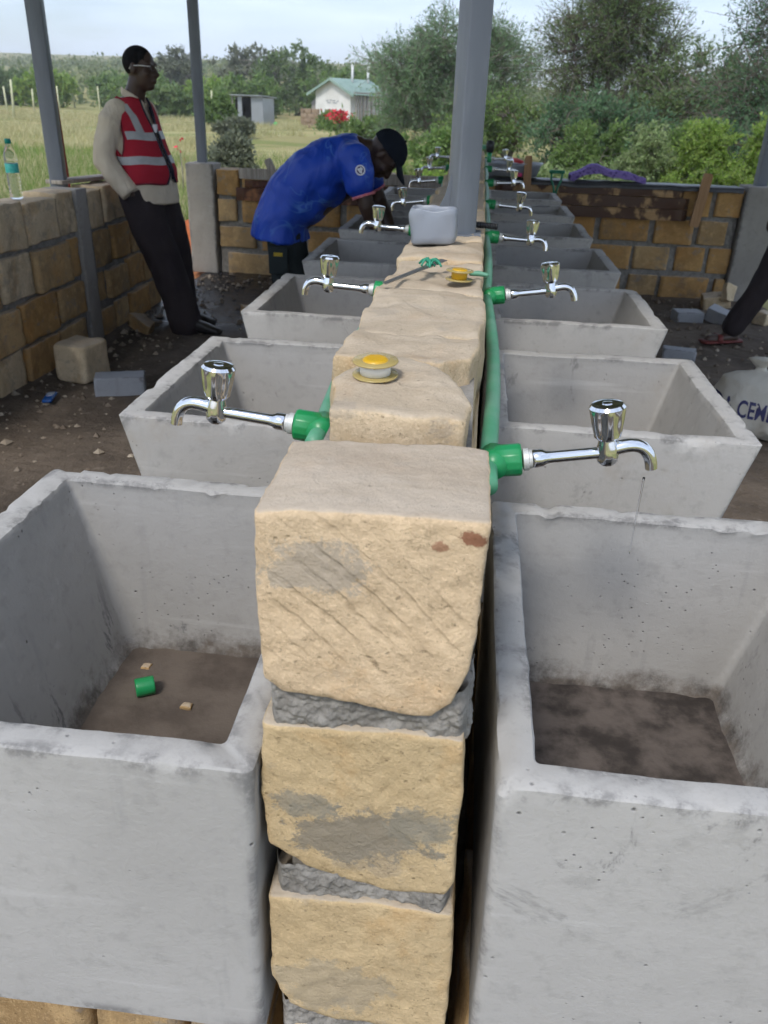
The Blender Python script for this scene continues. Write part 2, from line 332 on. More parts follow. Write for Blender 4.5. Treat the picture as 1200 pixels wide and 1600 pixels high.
def build(mb, name, mats, parent=None, smooth=True, off=(0, 0, 0), loc=None):
    """mesh from world coordinates; off = world location of the parent empty"""
    return link(name, mesh_of(name, mb.verts() - np.array(off), mb.f, smooth, mb.mi), mats, parent, loc)
def sharp(o, ang=40):
    me = o.data; bm = bmesh.new(); bm.from_mesh(me)
    for e in bm.edges: e.smooth = not (len(e.link_faces) == 2 and e.calc_face_angle(0) > R(ang))
    bm.to_mesh(me); bm.free(); return o
def disp(v, amp, freq, seed, amp2=0, freq2=0):
    o = Vector((seed * 3.17, seed * 1.31, -seed * 2.7)); out = v.copy()
    for i, p in enumerate(v):
        q = noise.noise_vector(Vector(p) * freq + o) * amp
        if amp2: q = q + noise.noise_vector(Vector(p) * freq2 - o) * amp2
        out[i] = p + np.array(q)
    return out
def resample(poly, n, rnd=0):
    P = np.array(poly, float); Q = np.roll(P, -1, 0); L = np.linalg.norm(Q - P, axis=1); c = np.concatenate([[0], np.cumsum(L)]); out = []
    for s in np.linspace(0, c[-1], n, endpoint=False):
        i = min(np.searchsorted(c, s, side='right') - 1, len(P) - 1); out.append(P[i] + (Q[i] - P[i]) * (s - c[i]) / L[i])
    out = np.array(out); step = c[-1] / n
    for _ in range(int((rnd / step) ** 2 * .8)): out = .5 * out + .25 * (np.roll(out, 1, 0) + np.roll(out, -1, 0))
    return out
def stone(mb, poly, z0, z1, bev=.012, n=28, nzs=5, caps=3, amp=.004, freq=9, seed=0, amp2=0, freq2=40, rnd=None, top=None, mi=0, capfull=True):
    """block or stone extruded from an outline, corners rounded, faces uneven. top(x, y) -> extra height"""
    o = resample(poly, n, bev * 1.2 if rnd is None else rnd); c = o.mean(0); rm = np.linalg.norm(o - c, axis=1).mean(); rs = []
    def ring(sc, z): p = c + (o - c) * sc; rs.append(np.column_stack([p, np.full(n, z)]))
    if capfull:
        for sc in np.linspace(.06, 1 - bev / rm * 1.5, caps + 1): ring(sc, z0)
    else: ring(1 - bev / rm, z0)
    for a in (30, 60): ring(1 - bev / rm * (1 - math.sin(R(a))), z0 + bev * (1 - math.cos(R(a))))
    for z in np.linspace(z0 + bev, z1 - bev, nzs): ring(1, z)
    for a in (60, 30): ring(1 - bev / rm * (1 - math.sin(R(a))), z1 - bev * (1 - math.cos(R(a))))
    for sc in np.linspace(1 - bev / rm * 1.5, .06, caps + 1): ring(sc, z1)
    v = np.concatenate(rs)
    if top is not None:
        w = np.clip((v[:, 2] - (z0 + z1) / 2) / ((z1 - z0) / 2), 0, 1); v[:, 2] += w * np.array([top(x, y) for x, y, _ in v])
    v = disp(v, amp, freq, seed, amp2, freq2)
    return mb.rings(list(v.reshape(-1, n, 3)), True, True, mi)
def rect(x0, x1, y0, y1): return [(x0, y0), (x1, y0), (x1, y1), (x0, y1)]
def remesh(mb, voxel, it=3):
    me = mesh_of('tmp', mb.verts(), mb.f); o = bpy.data.objects.new('tmp', me); COL.objects.link(o)
    m = o.modifiers.new('r', 'REMESH'); m.mode = 'VOXEL'; m.voxel_size = voxel
    if it: q = o.modifiers.new('s', 'SMOOTH'); q.factor = .5; q.iterations = it
    dg = bpy.context.evaluated_depsgraph_get(); e = o.evaluated_get(dg); r = bpy.data.meshes.new_from_object(e)
    bpy.data.objects.remove(o); r.polygons.foreach_set('use_smooth', [True] * len(r.polygons)); return r
def shift(me, off):
    n = len(me.vertices); a = np.empty(n * 3); me.vertices.foreach_get('co', a); a = a.reshape(-1, 3) - np.array(off); me.vertices.foreach_set('co', a.ravel()); me.update(); return me
def fast_mesh(name, v, nper, smooth=False):
    """many separate polygons of nper corners each"""
    me = bpy.data.meshes.new(name); N = len(v); F = N // nper
    me.vertices.add(N); me.vertices.foreach_set('co', np.ascontiguousarray(v, dtype=np.float32).ravel())
    me.loops.add(N); me.loops.foreach_set('vertex_index', np.arange(N, dtype=np.int32))
    me.polygons.add(F); me.polygons.foreach_set('loop_start', np.arange(0, N, nper, dtype=np.int32)); me.polygons.foreach_set('loop_total', np.full(F, nper, dtype=np.int32))
    me.update(calc_edges=True); return me

# ================================================================== SETTING
rng = np.random.default_rng(7); random.seed(7)
def sst(a, b, x): t_ = np.clip((x - a) / (b - a), 0, 1); return t_ * t_ * (3 - 2 * t_)
def hgt(x, y):
    x = np.asarray(x, float); y = np.asarray(y, float)
    h = sst(70, 240, y + .25 * x) * 7.5 * (1 - .75 * sst(-40, 25, x)) + sst(250, 700, y) * 18 * (1 - .6 * sst(-60, 140, x))
    h = h + sst(9, 25, y) * .10 * np.sin(x * .31 + 1) * np.cos(y * .23) + sst(60, 120, y) * .5 * np.sin(x * .07) * np.cos(y * .05 + 1)
    return h - .03
t = NT('ground_soil', rand=False)
big = t.noise(.10, 6, .6); med = t.noise(1.2, 5, .6)
col = t.mix((.26, .23, .10), (.36, .33, .15), t.ramp(big, .35, .65)); col = t.mix(col, (.17, .20, .06), t.math('MULTIPLY', t.ramp(t.noise(.35, 5, .6), .45, .62), .8))
col = t.mix(col, (.46, .30, .17), t.math('MULTIPLY', t.ramp(t.noise(.16, 5, .6, t.map((1, 1.7, 1), loc=(13, 4, 0))), .56, .66), .85))
px_ = t.sep(t.raw)
near = t.math('MULTIPLY', t.math('MULTIPLY', t.ramp(px_[1], 8.2, 10.0, True), t.ramp(px_[1], 6.5, 7.2)), t.math('MULTIPLY', t.ramp(px_[0], -4.2, -3.4), t.ramp(px_[0], -1.2, -.4, True))); col = t.mix(col, t.mix((.42, .15, .06), (.30, .12, .06), med), t.math('MULTIPLY', near, .9))
MAT['soil'] = t.done(col, .95, t.bump(med, .5, .05), spec=.1)
ys = np.concatenate([np.linspace(-60, 6, 18), np.linspace(7, 40, 60), np.geomspace(41, 2200, 70)])
xs = np.concatenate([-np.geomspace(40, 2200, 34)[::-1], np.linspace(-39, 39, 60), np.geomspace(40, 2200, 34)])
X, Y = np.meshgrid(xs, ys); Z = hgt(X, Y)
V = np.column_stack([X.ravel(), Y.ravel(), Z.ravel()]); nx = len(xs)
F = [(j * nx + i, j * nx + i + 1, (j + 1) * nx + i + 1, (j + 1) * nx + i) for j in range(len(ys) - 1) for i in range(nx - 1)]
tag(link('ground', mesh_of('ground', V, F, True), 'soil'), 'dry grassland with pale grass and bare orange soil', kind='structure')

# floor of the wash shelter: trodden dark earth, wet on the far left
t = NT('trodden_earth', rand=False); a_ = t.noise(2.2, 6, .62); b_ = t.noise(24, 5, .65)
col = t.mix((.075, .058, .044), (.15, .118, .09), t.ramp(a_, .3, .7)); col = t.mix(col, (.26, .215, .17), t.math('MULTIPLY', t.ramp(b_, .55, .75), .6))
p_ = t.sep(t.raw)
wm = t.math('MULTIPLY', t.ramp(p_[1], 5.0, 5.5), t.ramp(p_[0], -.9, -.5, True)); wm = t.math('MULTIPLY', wm, t.ramp(t.noise(2.5, 4, .6), .2, .36))
col = t.mix(col, (.014, .014, .018), t.math('MULTIPLY', wm, .95))
ro = t.math('SUBTRACT', .95, t.math('MULTIPLY', wm, .72))
MAT['earth'] = t.done(col, ro, t.bump(t.noise(9, 6, .65), .7, .05), spec=.3)
xs = np.linspace(-2.34, 2.4, 118); ys = np.linspace(-1.5, 7.24, 200); X, Y = np.meshgrid(xs, ys)
Z = np.array([[noise.noise(Vector((x * 1.7, y * 1.7, 3))) * .018 + noise.noise(Vector((x * 9, y * 9, 1))) * .009 for x in xs] for y in ys]) + .006
V = np.column_stack([X.ravel(), Y.ravel(), Z.ravel()]); nx = len(xs)
F = [(j * nx + i, j * nx + i + 1, (j + 1) * nx + i + 1, (j + 1) * nx + i) for j in range(len(ys) - 1) for i in range(nx - 1)]
tag(link('dirt_floor', mesh_of('dirt_floor', V, F, True), 'earth'), 'trodden brown earth floor with a wet dark patch at the far left', kind='structure')
def floor_z(x, y): return noise.noise(Vector((x * 1.7, y * 1.7, 3))) * .018 + noise.noise(Vector((x * 9, y * 9, 1))) * .009 + .006

# loose pebbles and chips on the earth floor
mb = MB()
for i in range(1500):
    sd = random.random() < .6
    x = random.uniform(-2.28, -.75) if sd else random.uniform(.68, 2.15); y = random.uniform(1.2, 7.1)
    if sd and random.random() < .45: x = -2.28 + abs(random.gauss(0, .25))
    if not sd and random.random() < .5: y = random.uniform(5.2, 7.1)
    r = min(.045, abs(random.gauss(.006, .008)) + .004); q = np.array([(1, 0, 0), (-1, 0, 0), (0, 1, 0), (0, -1, 0), (0, 0, .8), (0, 0, -.6)]) * r * (1 + rng.uniform(-.35, .35, (6, 3)))
    a = random.uniform(0, 6.3); c, s_ = math.cos(a), math.sin(a); q = q @ np.array([[c, s_, 0], [-s_, c, 0], [0, 0, 1]]) + (x, y, floor_z(x, y) + r * .2)
    mb.add(q, [(0, 2, 4), (2, 1, 4), (1, 3, 4), (3, 0, 4), (2, 0, 5), (1, 2, 5), (3, 1, 5), (0, 3, 5)])
t = NT('pebble', rand=False); r_ = t.geo('Random Per Island'); MAT['pebble'] = t.done(t.mix((.16, .125, .095), (.42, .36, .28), t.math('POWER', r_, 2.2)), .9, spec=.15)
tag(build(mb, 'pebbles', 'pebble', smooth=False), 'small loose stones and chips strewn over the earth floor', 'pebbles', kind='stuff')

# heap of red soil outside the gap in the walls
mb = MB(); a = np.linspace(0, 2 * np.pi, 40, endpoint=False)
rs = []
for k in np.linspace(1, .03, 14): rs.append(np.column_stack([-2.75 + np.cos(a) * .75 * k, 8.9 + np.sin(a) * .7 * k, np.full(40, -.06 + .42 * (1 - k) ** .8)]))
v = disp(np.concatenate(rs), .05, 3, 5, .02, 14); mb.rings(list(v.reshape(-1, 40, 3)), False, True)
MAT['red_soil'] = m_plain('red_soil', (.45, .13, .045), (.30, .09, .04), 6, .95, .1, .8, 20)
tag(build(mb, 'soil_heap', 'red_soil'), 'heap of orange red soil outside the gap beside the concrete post', 'soil heap')

# ------------------------------------------------------------------ inferred roof over the wash stand (unseen above the frame, reach set for shade)
MAT['roof'] = m_plain('roof_sheet', (.30, .32, .34), (.36, .37, .39), 3, .5, .4, .0, 30, .5)
roof = empty('shade_roof', (0, 0, 2.72), 'unseen corrugated metal roof on steel posts over the wash stand, reach set for shade', 'roof')
RY0, RY1, RZ = 1.5, 7.75, 2.72
for k in range(6):
    x0 = -2.94 + k * .98; nn = 79; xx = np.linspace(x0, x0 + .975, nn); zz = .009 * np.sin((xx - x0) * 2 * np.pi / .075)
    v = np.concatenate([np.column_stack([xx, np.full(nn, y), zz + (2.76 - RZ) + (k % 2) * .004]) for y in (RY0, RY1)])
    f = [(i, i + 1, nn + i + 1, nn + i) for i in range(nn - 1)]
    link('roof_sheet', mesh_of('roof_sheet', v, f, True), 'roof', roof)
for y in (1.6, 2.25, 3.9, 5.6, 7.3):
    mb = MB().box((-2.9, y - .03, -.03), (2.9, y + .03, .026)); build(mb, 'purlin', 'primer', roof, False)

# ================================================================== CENTRE WALL
def stone_y(mb, poly, y0, y1, **k):      # outline in x,z pushed along y
    m2 = MB(); stone(m2, poly, y0, y1, **k); v = m2.verts(); v = v[:, [0, 2, 1]]; return mb.add(v, [q[::-1] for q in m2.f])
cw = empty('dividing_stone_wall', (-.068, .6, 0), 'long low wall of cut yellow stone running between the two rows of sinks', 'wall'); CO = (-.068, .6, 0)
def cstone(mb, m): return build(mb, 'stone', m, cw, True, CO)
# three front blocks, end on to the camera
cstone(stone_y(MB(), [(-.168, 1.086), (-.13, 1.092), (.0, 1.094), (.033, 1.092), (.031, 1.0), (.027, .935), (.014, .898), (-.004, .880), (-.03, .879), (-.07, .886), (-.11, .890), (-.15, .893), (-.167, .908), (-.171, 1.0)],
              .600, .765, bev=.006, n=190, nzs=24, caps=30, amp=.0016, freq=11, seed=3, amp2=.0016, freq2=70, rnd=.004), 'lime_front')
cstone(stone_y(MB(), [(-.172, .846), (-.09, .850), (-.02, .852), (.030, .848), (.033, .74), (.034, .65), (.026, .630), (-.03, .626), (-.085, .634), (-.130, .650), (-.170, .680), (-.175, .76)],
              .607, .97, bev=.005, n=170, nzs=22, caps=24, amp=.002, freq=12, seed=5, amp2=.0018, freq2=60, rnd=.003), 'lime_gold')
cstone(stone_y(MB(), [(-.172, .598), (-.05, .606), (.036, .602), (.041, .5), (.04, .40), (.03, .388), (-.1, .388), (-.150, .41), (-.173, .46)],
              .604, .98, bev=.005, n=150, nzs=20, caps=20, amp=.002, freq=12, seed=8, amp2=.0018, freq2=60, rnd=.003), 'lime_gold')
# remaining top course: irregular, weathered stones
def tp(seed, amp=.008, slope=0): return lambda x, y: noise.noise(Vector((x * 7, y * 7, seed))) * amp + noise.noise(Vector((x * 22, y * 16, seed + 4))) * amp * .5 + slope * x
cstone(stone(MB(), [(-.138, .805), (-.06, .795), (.006, .80), (.014, .85), (-.015, .935), (-.045, .985), (-.07, 1.022), (-.13, 1.03), (-.125, .96), (-.152, .895), (-.142, .85)], .90, 1.112, bev=.008, n=120, nzs=16, caps=12, amp=.005, freq=14, seed=11, amp2=.002, freq2=60, rnd=.006, top=tp(1)), 'lime_top')
cstone(stone(MB(), [(-.176, 1.045), (-.11, 1.035), (-.06, 1.04), (-.03, 1.03), (-.005, 1.06), (.012, 1.075), (.02, 1.12), (.022, 1.185), (-.165, 1.185)], .90, 1.100, bev=.008, n=120, nzs=16, caps=12, amp=.006, freq=16, seed=12, amp2=.002, freq2=60, rnd=.006, top=tp(2)), 'lime_top')
Ys = [1.195, 1.53, 1.87, 2.155, 2.52, 2.86, 3.26, 3.60, 3.98, 4.33, 4.71, 5.05, 5.42, 5.8, 6.15, 6.55, 6.92]
for i in range(len(Ys) - 1):
    y0, y1 = Ys[i], Ys[i + 1] - .008; j = [random.uniform(-.010, .010) for _ in range(6)]; hi = i < 4
    poly = [(-.168 + j[0], y0), (-.07, y0 + j[1] * .5), (.022 + j[2] * .6, y0 + .004), (.028 + j[3] * .6, (y0 + y1) / 2), (.026 + j[4] * .6, y1), (-.165 + j[5], y1), (-.160 + j[1] * 1.5, (y0 + y1) / 2)]
    cstone(stone(MB(), poly, .885, 1.092 + random.uniform(-.006, .008), bev=.010, n=96 if hi else 40, nzs=10 if hi else 5, caps=9 if hi else 4, amp=.006, freq=12, seed=20 + i, amp2=.002 if hi else 0, freq2=55, rnd=.008, top=tp(i + 5, .012)), 'lime_top')
for z0, z1 in ((.632, .85), (.387, .602), (.142, .357), (-.08, .112)):
    y = .985 if z0 > .3 else .61
    if z0 < .3: y = .61
    while y < 6.9:
        L = min(random.uniform(.30, .42), 6.92 - y)
        if L > .08: cstone(stone(MB(), rect(-.166 + random.uniform(-.006, .006), .032 + random.uniform(-.004, .006), y, y + L), z0, z1, bev=.010, n=24, nzs=3, caps=2, amp=.004, seed=y * 7 + z0), 'lime')
        y += L + .02
mb = MB().box((-.150, .635, .0), (.016, 6.9, 1.06)); build(mb, 'mortar', 'mortar', cw, False, CO)
for (z0, z1, ya, s_) in ((.838, .902, .612, 1), (.592, .650, .613, 2), (.33, .40, .614, 3)):
    gx, gz = 190, 58; xx = np.linspace(-.166, .031, gx); zz = np.linspace(z0, z1, gz); V = []
    for z in zz:
        for x in xx:
            p = Vector((x, z * 1.1, s_ * 3.3)); d = noise.voronoi(p * 95)[0]; d2 = noise.voronoi(p * 210)[0]
            h = .0030 * (1 - min(1, d[0] * 1.25)) + .0014 * (1 - min(1, d2[0] * 1.2)) + .0055 * noise.noise(p * 42) + .0045 * noise.noise(p * 18) + .0022 * noise.noise(p * 120) - .010 * max(0, noise.noise(p * 55 + Vector((9, 9, 9))) - .25)
            e = min(1, (x + .166) / .010, (.031 - x) / .010); V.append((x, ya - h + (1 - max(0, e)) ** 2 * .02, z))
    build(MB().add(V, [(j * gx + i, j * gx + i + 1, (j + 1) * gx + i + 1, (j + 1) * gx + i) for j in range(gz - 1) for i in range(gx - 1)]), 'mortar', 'mortar', cw, True, CO)
build(stone(MB(), rect(.020, .034, .64, .9), .82, .90, bev=.005, n=120, nzs=18, caps=2, amp=.004, freq=40, seed=9, amp2=.004, freq2=110), 'mortar', 'mortar', cw, True, CO)

# ================================================================== SINKS
def rring(x0, x1, y0, y1, r, z, n1, n2, nc=4):
    pts = []
    def arc(cx, cy, a0):
        for k in range(nc): a = R(a0 + 90 * k / nc); pts.append((cx + r * math.cos(a), cy + r * math.sin(a), z))
    def seg(a, b, n):
        for k in range(n): u = k / n; pts.append((a[0] + (b[0] - a[0]) * u, a[1] + (b[1] - a[1]) * u, z))
    arc(x0 + r, y0 + r, 180); seg((x0 + r, y0), (x1 - r, y0), n1); arc(x1 - r, y0 + r, 270); seg((x1, y0 + r), (x1, y1 - r), n2)
    arc(x1 - r, y1 - r, 0); seg((x1 - r, y1), (x0 + r, y1), n1); arc(x0 + r, y1 - r, 90); seg((x0, y1 - r), (x0, y0 + r), n2)
    return np.array(pts)
ORD = ['nearest', 'second', 'third', 'fourth', 'fifth', 'sixth', 'farthest']
def sink(side, x0, x1, y0, y1, k):
    near = k < 2; n1, n2 = (44, 50) if near else (18, 20)
    zt, dep = .80, .452; tw = .038; bo, bi, by = .105, .008, .014
    def ext(f, ins=0):       # outer outline at depth fraction f (0 top .. 1 bottom)
        a, b = (bo * f, bi * f) if side < 0 else (bi * f, bo * f)
        return (x0 + a + ins, x1 - b - ins, y0 + by * f + ins, y1 - by * f - ins)
    def inn(f):
        a, b = (.085 * f + tw + .006, .006 * f + tw) if side < 0 else (.006 * f + tw, .085 * f + tw + .006)
        return (x0 + a, x1 - b, y0 + .010 * f + tw, y1 - .010 * f - tw)
    rs = []; rg = lambda e, r, z: rs.append(rring(*e, r, z, n1, n2))
    rg(ext(1, .08), .008, zt - dep); rg(ext(1, .004), .010, zt - dep)
    nlev = 22 if near else 8
    for f in np.linspace(1, .03, nlev): rg(ext(f), .011, zt - dep * f + (.004 if f == 1 else 0))
    rg(ext(.0, .0008), .010, zt - .002); rg(ext(0, .0035), .009, zt)
    for u in (.35, .7): a = ext(0, .005); b = inn(0); rg([a[i] + (b[i] - a[i]) * u for i in range(4)], .008, zt + .001)
    RIM = len(rs); rg(inn(0), .007, zt - .001); e = inn(0); rg((e[0] + .002, e[1] - .002, e[2] + .002, e[3] - .002), .008, zt - .004)
    di = .345
    for f in np.linspace(.05, .93, nlev): rg(inn(f), .009 + .006 * f, zt - di * f)
    e = inn(1.0)
    for g, dz in ((.003, .007), (.010, .002), (.022, 0)): rg((e[0] + g, e[1] - g, e[2] + g, e[3] - g), .014, zt - di + dz)
    cx, cy = (e[0] + e[1]) / 2, (e[2] + e[3]) / 2
    for u in (.6, .3): rg((cx + (e[0] - cx) * u, cx + (e[1] - cx) * u, cy + (e[2] - cy) * u, cy + (e[3] - cy) * u), .02, zt - di)
    n = len(rs[0]); v = np.concatenate(rs); sd = 31 * (k + 1) + (7 if side > 0 else 0)
    o = Vector((sd * 1.7, sd * .9, sd * .3))
    for i in range(len(v)):
        q = Vector(v[i]); d = noise.noise_vector(q * 3.5 + o) * .0032 + noise.noise_vector(q * 24 - o) * .0007
        if q.z > zt - .05:          # uneven hand trowelled rim with small chips
            d = d + Vector((0, 0, noise.noise(q * 6 + o) * .0030 + noise.noise(q * 40 + o) * .0012))
            c = noise.noise(q * 30 - o) - .26
            if c > 0 and abs(q.z - zt) < .006: d = d + Vector(((cx - q.x) * .014, (cy - q.y) * .014, -.0045)) * min(1, c * 3)
        v[i] += np.array(d)
    loc = ((x0 + x1) / 2, (y0 + y1) / 2, zt - dep)
    sn = 'left' if side < 0 else 'right'
    lab = f'{ORD[k]} grey concrete sink in the {sn} row along the stone wall'
    if k == 0: lab = f'nearest grey concrete sink on the {sn}, ' + ('green fitting on its sandy floor' if side < 0 else 'beside the dark gap')
    root = empty('concrete_sink', loc, lab, 'sink', 'cast concrete sinks along the wall')
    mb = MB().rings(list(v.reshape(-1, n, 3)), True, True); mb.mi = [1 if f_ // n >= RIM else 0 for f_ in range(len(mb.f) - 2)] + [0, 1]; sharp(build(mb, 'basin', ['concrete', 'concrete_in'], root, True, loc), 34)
    # sand and dirt left on the bottom
    g = 26 if near else 10; e = inn(1.0); e = (e[0] - .006, e[1] + .006, e[2] - .006, e[3] + .006); xx = np.linspace(e[0], e[1], g); yy = np.linspace(e[2], e[3], g); X, Y = np.meshgrid(xx, yy)
    Z = np.array([[zt - di + .008 + .004 * noise.noise(Vector((a * 9, b * 9, sd))) + .004 * noise.noise(Vector((a * 30, b * 30, sd))) for a in xx] for b in yy])
    V = np.column_stack([X.ravel(), Y.ravel(), Z.ravel()]) - np.array(loc)
    link('sand_layer', mesh_of('sand_layer', V, [(j * g + i, j * g + i + 1, (j + 1) * g + i + 1, (j + 1) * g + i) for j in range(g - 1) for i in range(g - 1)], True), 'sand' if side < 0 else 'dark_dirt', root)
MAT['sand'] = m_plain('damp_sand', (.085, .068, .056), (.135, .110, .090), 9, .95, .1, .6, 60)
MAT['dark_dirt'] = m_plain('dark_dirt', (.045, .038, .034), (.13, .108, .094), 14, .95, .1, .8, 40)
LY = [.585] + [.576 + .957 * k for k in range(1, 7)]; RY = [.603] + [.658 + .963 * k for k in range(1, 7)]
for k in range(7):
    sink(-1, -.712, -.176, LY[k], LY[k] + .668, k)
    sink(1, .066, .623, RY[k], RY[k] + (.66 if k == 0 else .626), k)
# stone plinths that carry the sinks
for side, x0, x1 in ((-1, -.60, -.19), (1, .085, .50)):
    sn = 'left' if side < 0 else 'right'
    pr = empty('stone_plinth', (0, .6, 0), f'rough stone plinth under the {sn} row of sinks', 'plinth', 'plinths under the sinks')
    for z0, z1 in ((-.03, .155), (.165, .340)):
        y = .64
        while y < 7.0:
            L = random.uniform(.28, .4); near = y < .7
            if near:
                xc = [x0 - .02, x0 + .17, x0 + .30, x1]
                for a, b in zip(xc[:-1], xc[1:]): build(stone(MB(), rect(a, b - .02, y + random.uniform(0, .03), y + L), z0, z1 - random.uniform(0, .02), bev=.016, n=44, nzs=6, caps=5, amp=.012, freq=10, seed=a * 50 + z0), 'stone', 'lime_wall', pr, True, (0, .6, 0))
            else: build(stone(MB(), rect(x0, x1, y, min(y + L, 7.05)), z0, z1, bev=.014, n=20, nzs=3, caps=2, amp=.008, seed=y * 9 + side + z0), 'stone', 'lime_wall', pr, True, (0, .6, 0))
            y += L + .02
    build(MB().box((x0 + .03, .70, 0), (x1 - .03, 7.0, .335)), 'mortar', 'dirt_fill', pr, False, (0, .6, 0))
mb = MB(); mb.lathe([(.011, -.016), (.0155, -.016), (.0165, -.013), (.0165, .013), (.0155, .016), (.011, .016), (.010, .010)], 24, (0, 0, .0165), 'y', .05, -.014, .014, 12)
o = build(mb, 'pipe_coupling', 'fitting', loc=(-.508, 1.075, .462)); o.rotation_euler = (0, 0, R(-62)); tag(o, 'small green plastic pipe coupling lying on the bottom of the nearest left sink', 'coupling')
for i, (x, y) in enumerate(((-.535, 1.145), (-.425, 1.05))):
    o = build(stone(MB(), rect(-.009, .009, -.007, .007), 0, .012, bev=.004, n=14, nzs=3, caps=2, amp=.004, freq=60, seed=i), 'pebble', 'lime_wall', loc=(x, y, .458)); tag(o, ['pale pebble in the nearest left sink behind the green coupling', 'pale pebble in the nearest left sink right of the green coupling'][i], 'pebble')

# ================================================================== TAPS AND PIPES
def tap_parts():
    """local: +x leaves the wall, z up"""
    b = MB()
    b.lathe([(.012, .0), (.0125, .001), (.0125, .012), (.0092, .018), (.0083, .024), (.0080, .088)], 20, (0, 0, 0), 'x')             # stem
    b.lathe([(.010, -.017), (.0135, -.013), (.0150, -.003), (.0142, .008), (.0120, .016), (.0112, .024)], 22, (.1, 0, 0))            # valve body
    a = np.linspace(0, 1, 12); px = .108 + .050 * np.sin(a * np.pi / 2) ** .9; pz = .004 + .006 * np.sin(a * np.pi) - .034 * a ** 2.2
    b.tube(np.column_stack([px, np.zeros(12), pz]), np.linspace(.0100, .0082, 12), 14)
    h = MB()
    h.lathe([(.0112, .018), (.0145, .0205), (.0178, .024), (.0196, .030), (.0218, .042), (.0236, .054), (.0242, .060), (.0238, .0645), (.0205, .0685), (.0125, .0700), (.0070, .0694)], 60, (.1, 0, 0), 'z', .15, .027, .0615, 6)
    c = MB(); c.lathe([(.0068, .0690), (.0068, .0706), (.005, .0712), (.001, .0713)], 16, (.1, 0, 0))
    n = MB(); n.lathe([(.0125, -.014), (.0155, -.013), (.0155, -.006), (.0130, -.005), (.0130, -.001)], 12, (0, 0, 0), 'x')
    return [('body', b, 'chrome'), ('handle', h, 'chrome'), ('handle_cap', c, 'chrome'), ('thread_nut', n, 'nut')]
TP = [(nm, mesh_of(nm, mb.verts(), mb.f, True), m) for nm, mb, m in tap_parts()]
def tap(side, x, y, z, tilt, yaw, twist, label):
    root = empty('tap', (x, y, z), label, 'tap', 'chrome taps on the wall'); root.rotation_euler = (twist, -tilt, yaw + (math.pi if side < 0 else 0)); root.scale = (.92, .92, .92)
    objs = {}
    for nm, me, m in TP:
        objs[nm] = link(nm, me, m, objs['handle'] if nm == 'handle_cap' else root)
        sharp_done.add(nm) if nm in sharp_done else (sharp(objs[nm], 35), sharp_done.add(nm))
    return root
sharp_done = set()
LT = [(.985, 1.016), (1.85, 1.020), (2.80, 1.028), (3.76, 1.03), (4.72, 1.04), (5.68, 1.04), (6.62, 1.05)]
RT = [(.955, 1.000), (1.93, 1.006), (2.84, 1.015), (3.80, 1.02), (4.70, 1.035), (5.66, 1.045), (6.60, 1.05)]
tl = [(6, 0, 0), (3, 0, 0), (3, 0, 0), (-8, 6, 0), (-6, 0, 4), (-3, 5, 5), (2, 0, 0)]; tr_ = [(9, 3, 0), (8, 3, -4), (-3, 2, -6), (-4, 0, 5), (2, 0, 0), (-2, 3, 4), (4, 0, 0)]
for side, T_, tilts, xw, lab in ((-1, LT, tl, -.176, 'left'), (1, RT, tr_, .044, 'right')):
    pr = empty('green_water_pipe', (xw, .8, 1.03), f'green plastic water pipe along the {lab} face of the dividing wall', 'pipe', 'green pipes along the wall'); PO = (xw, .8, 1.03)
    pts = []
    ys_ = np.linspace(.88 if side > 0 else .93, 6.75, 150)
    for y in ys_:
        i = np.clip(np.searchsorted([q[0] for q in T_], y) - 1, 0, 5); y0, z0 = T_[i]; y1, z1 = T_[i + 1]; u = np.clip((y - y0) / (y1 - y0), 0, 1); bow = math.sin(math.pi * u)
        amp = (.012 if i == 0 else .006) if side > 0 else (.010 if i == 0 else -.006)
        pts.append((xw + side * ((-.004 if side > 0 else .004) + amp * bow), y, z0 + (z1 - z0) * u - .002 + bow * ((.004 if i == 0 else -.02) if side < 0 else (-.006 if i == 0 else .0))))
    build(MB().tube(pts, .0118, 14), 'pipe', 'pipe', pr, True, PO)
    for i, (y, z) in enumerate(T_):
        ct, st = math.cos(R(tilts[i][0])), math.sin(R(tilts[i][0]))
        mb = MB().lathe([(.016, -.012), (.0165, 0), (.0205, .004), (.0205, .031), (.019, .034), (.0135, .0345)], 42, (0, 0, 0), 'x', .06, .003, .032, 14)
        v = mb.v[0]; v[:] = np.column_stack([side * (v[:, 0] * ct - v[:, 2] * st), v[:, 1], v[:, 0] * st + v[:, 2] * ct]) + np.array((xw + side * .004, y, z))
        if side < 0: mb.f = [q[::-1] for q in mb.f]
        build(mb, 'coupling', 'fitting', pr, True, PO)
        build(MB().tube([(xw + side * .003, y - .022, z), (xw + side * .003, y + .022, z)], .0165, 16), 'tee', 'fitting', pr, True, PO)
    wh = ['nearest', 'second', 'third', 'fourth', 'fifth', 'sixth', 'farthest']
    ex = {(-1, 0): ', over the second left sink', (1, 0): ', dripping water', (-1, 2): ', left of the grey plastic jug', (-1, 6): ', left of the steel column', }
    for i, (y, z) in enumerate(T_):
        d = .053; a, yw, tw = tilts[i]
        tap(side, xw + side * (.004 + .0345 + .013), y, z + math.tan(R(a)) * .045, R(a), R(yw) * side, R(tw), f'{wh[i]} chrome tap on the {lab} side of the wall' + ex.get((side, i), ''))
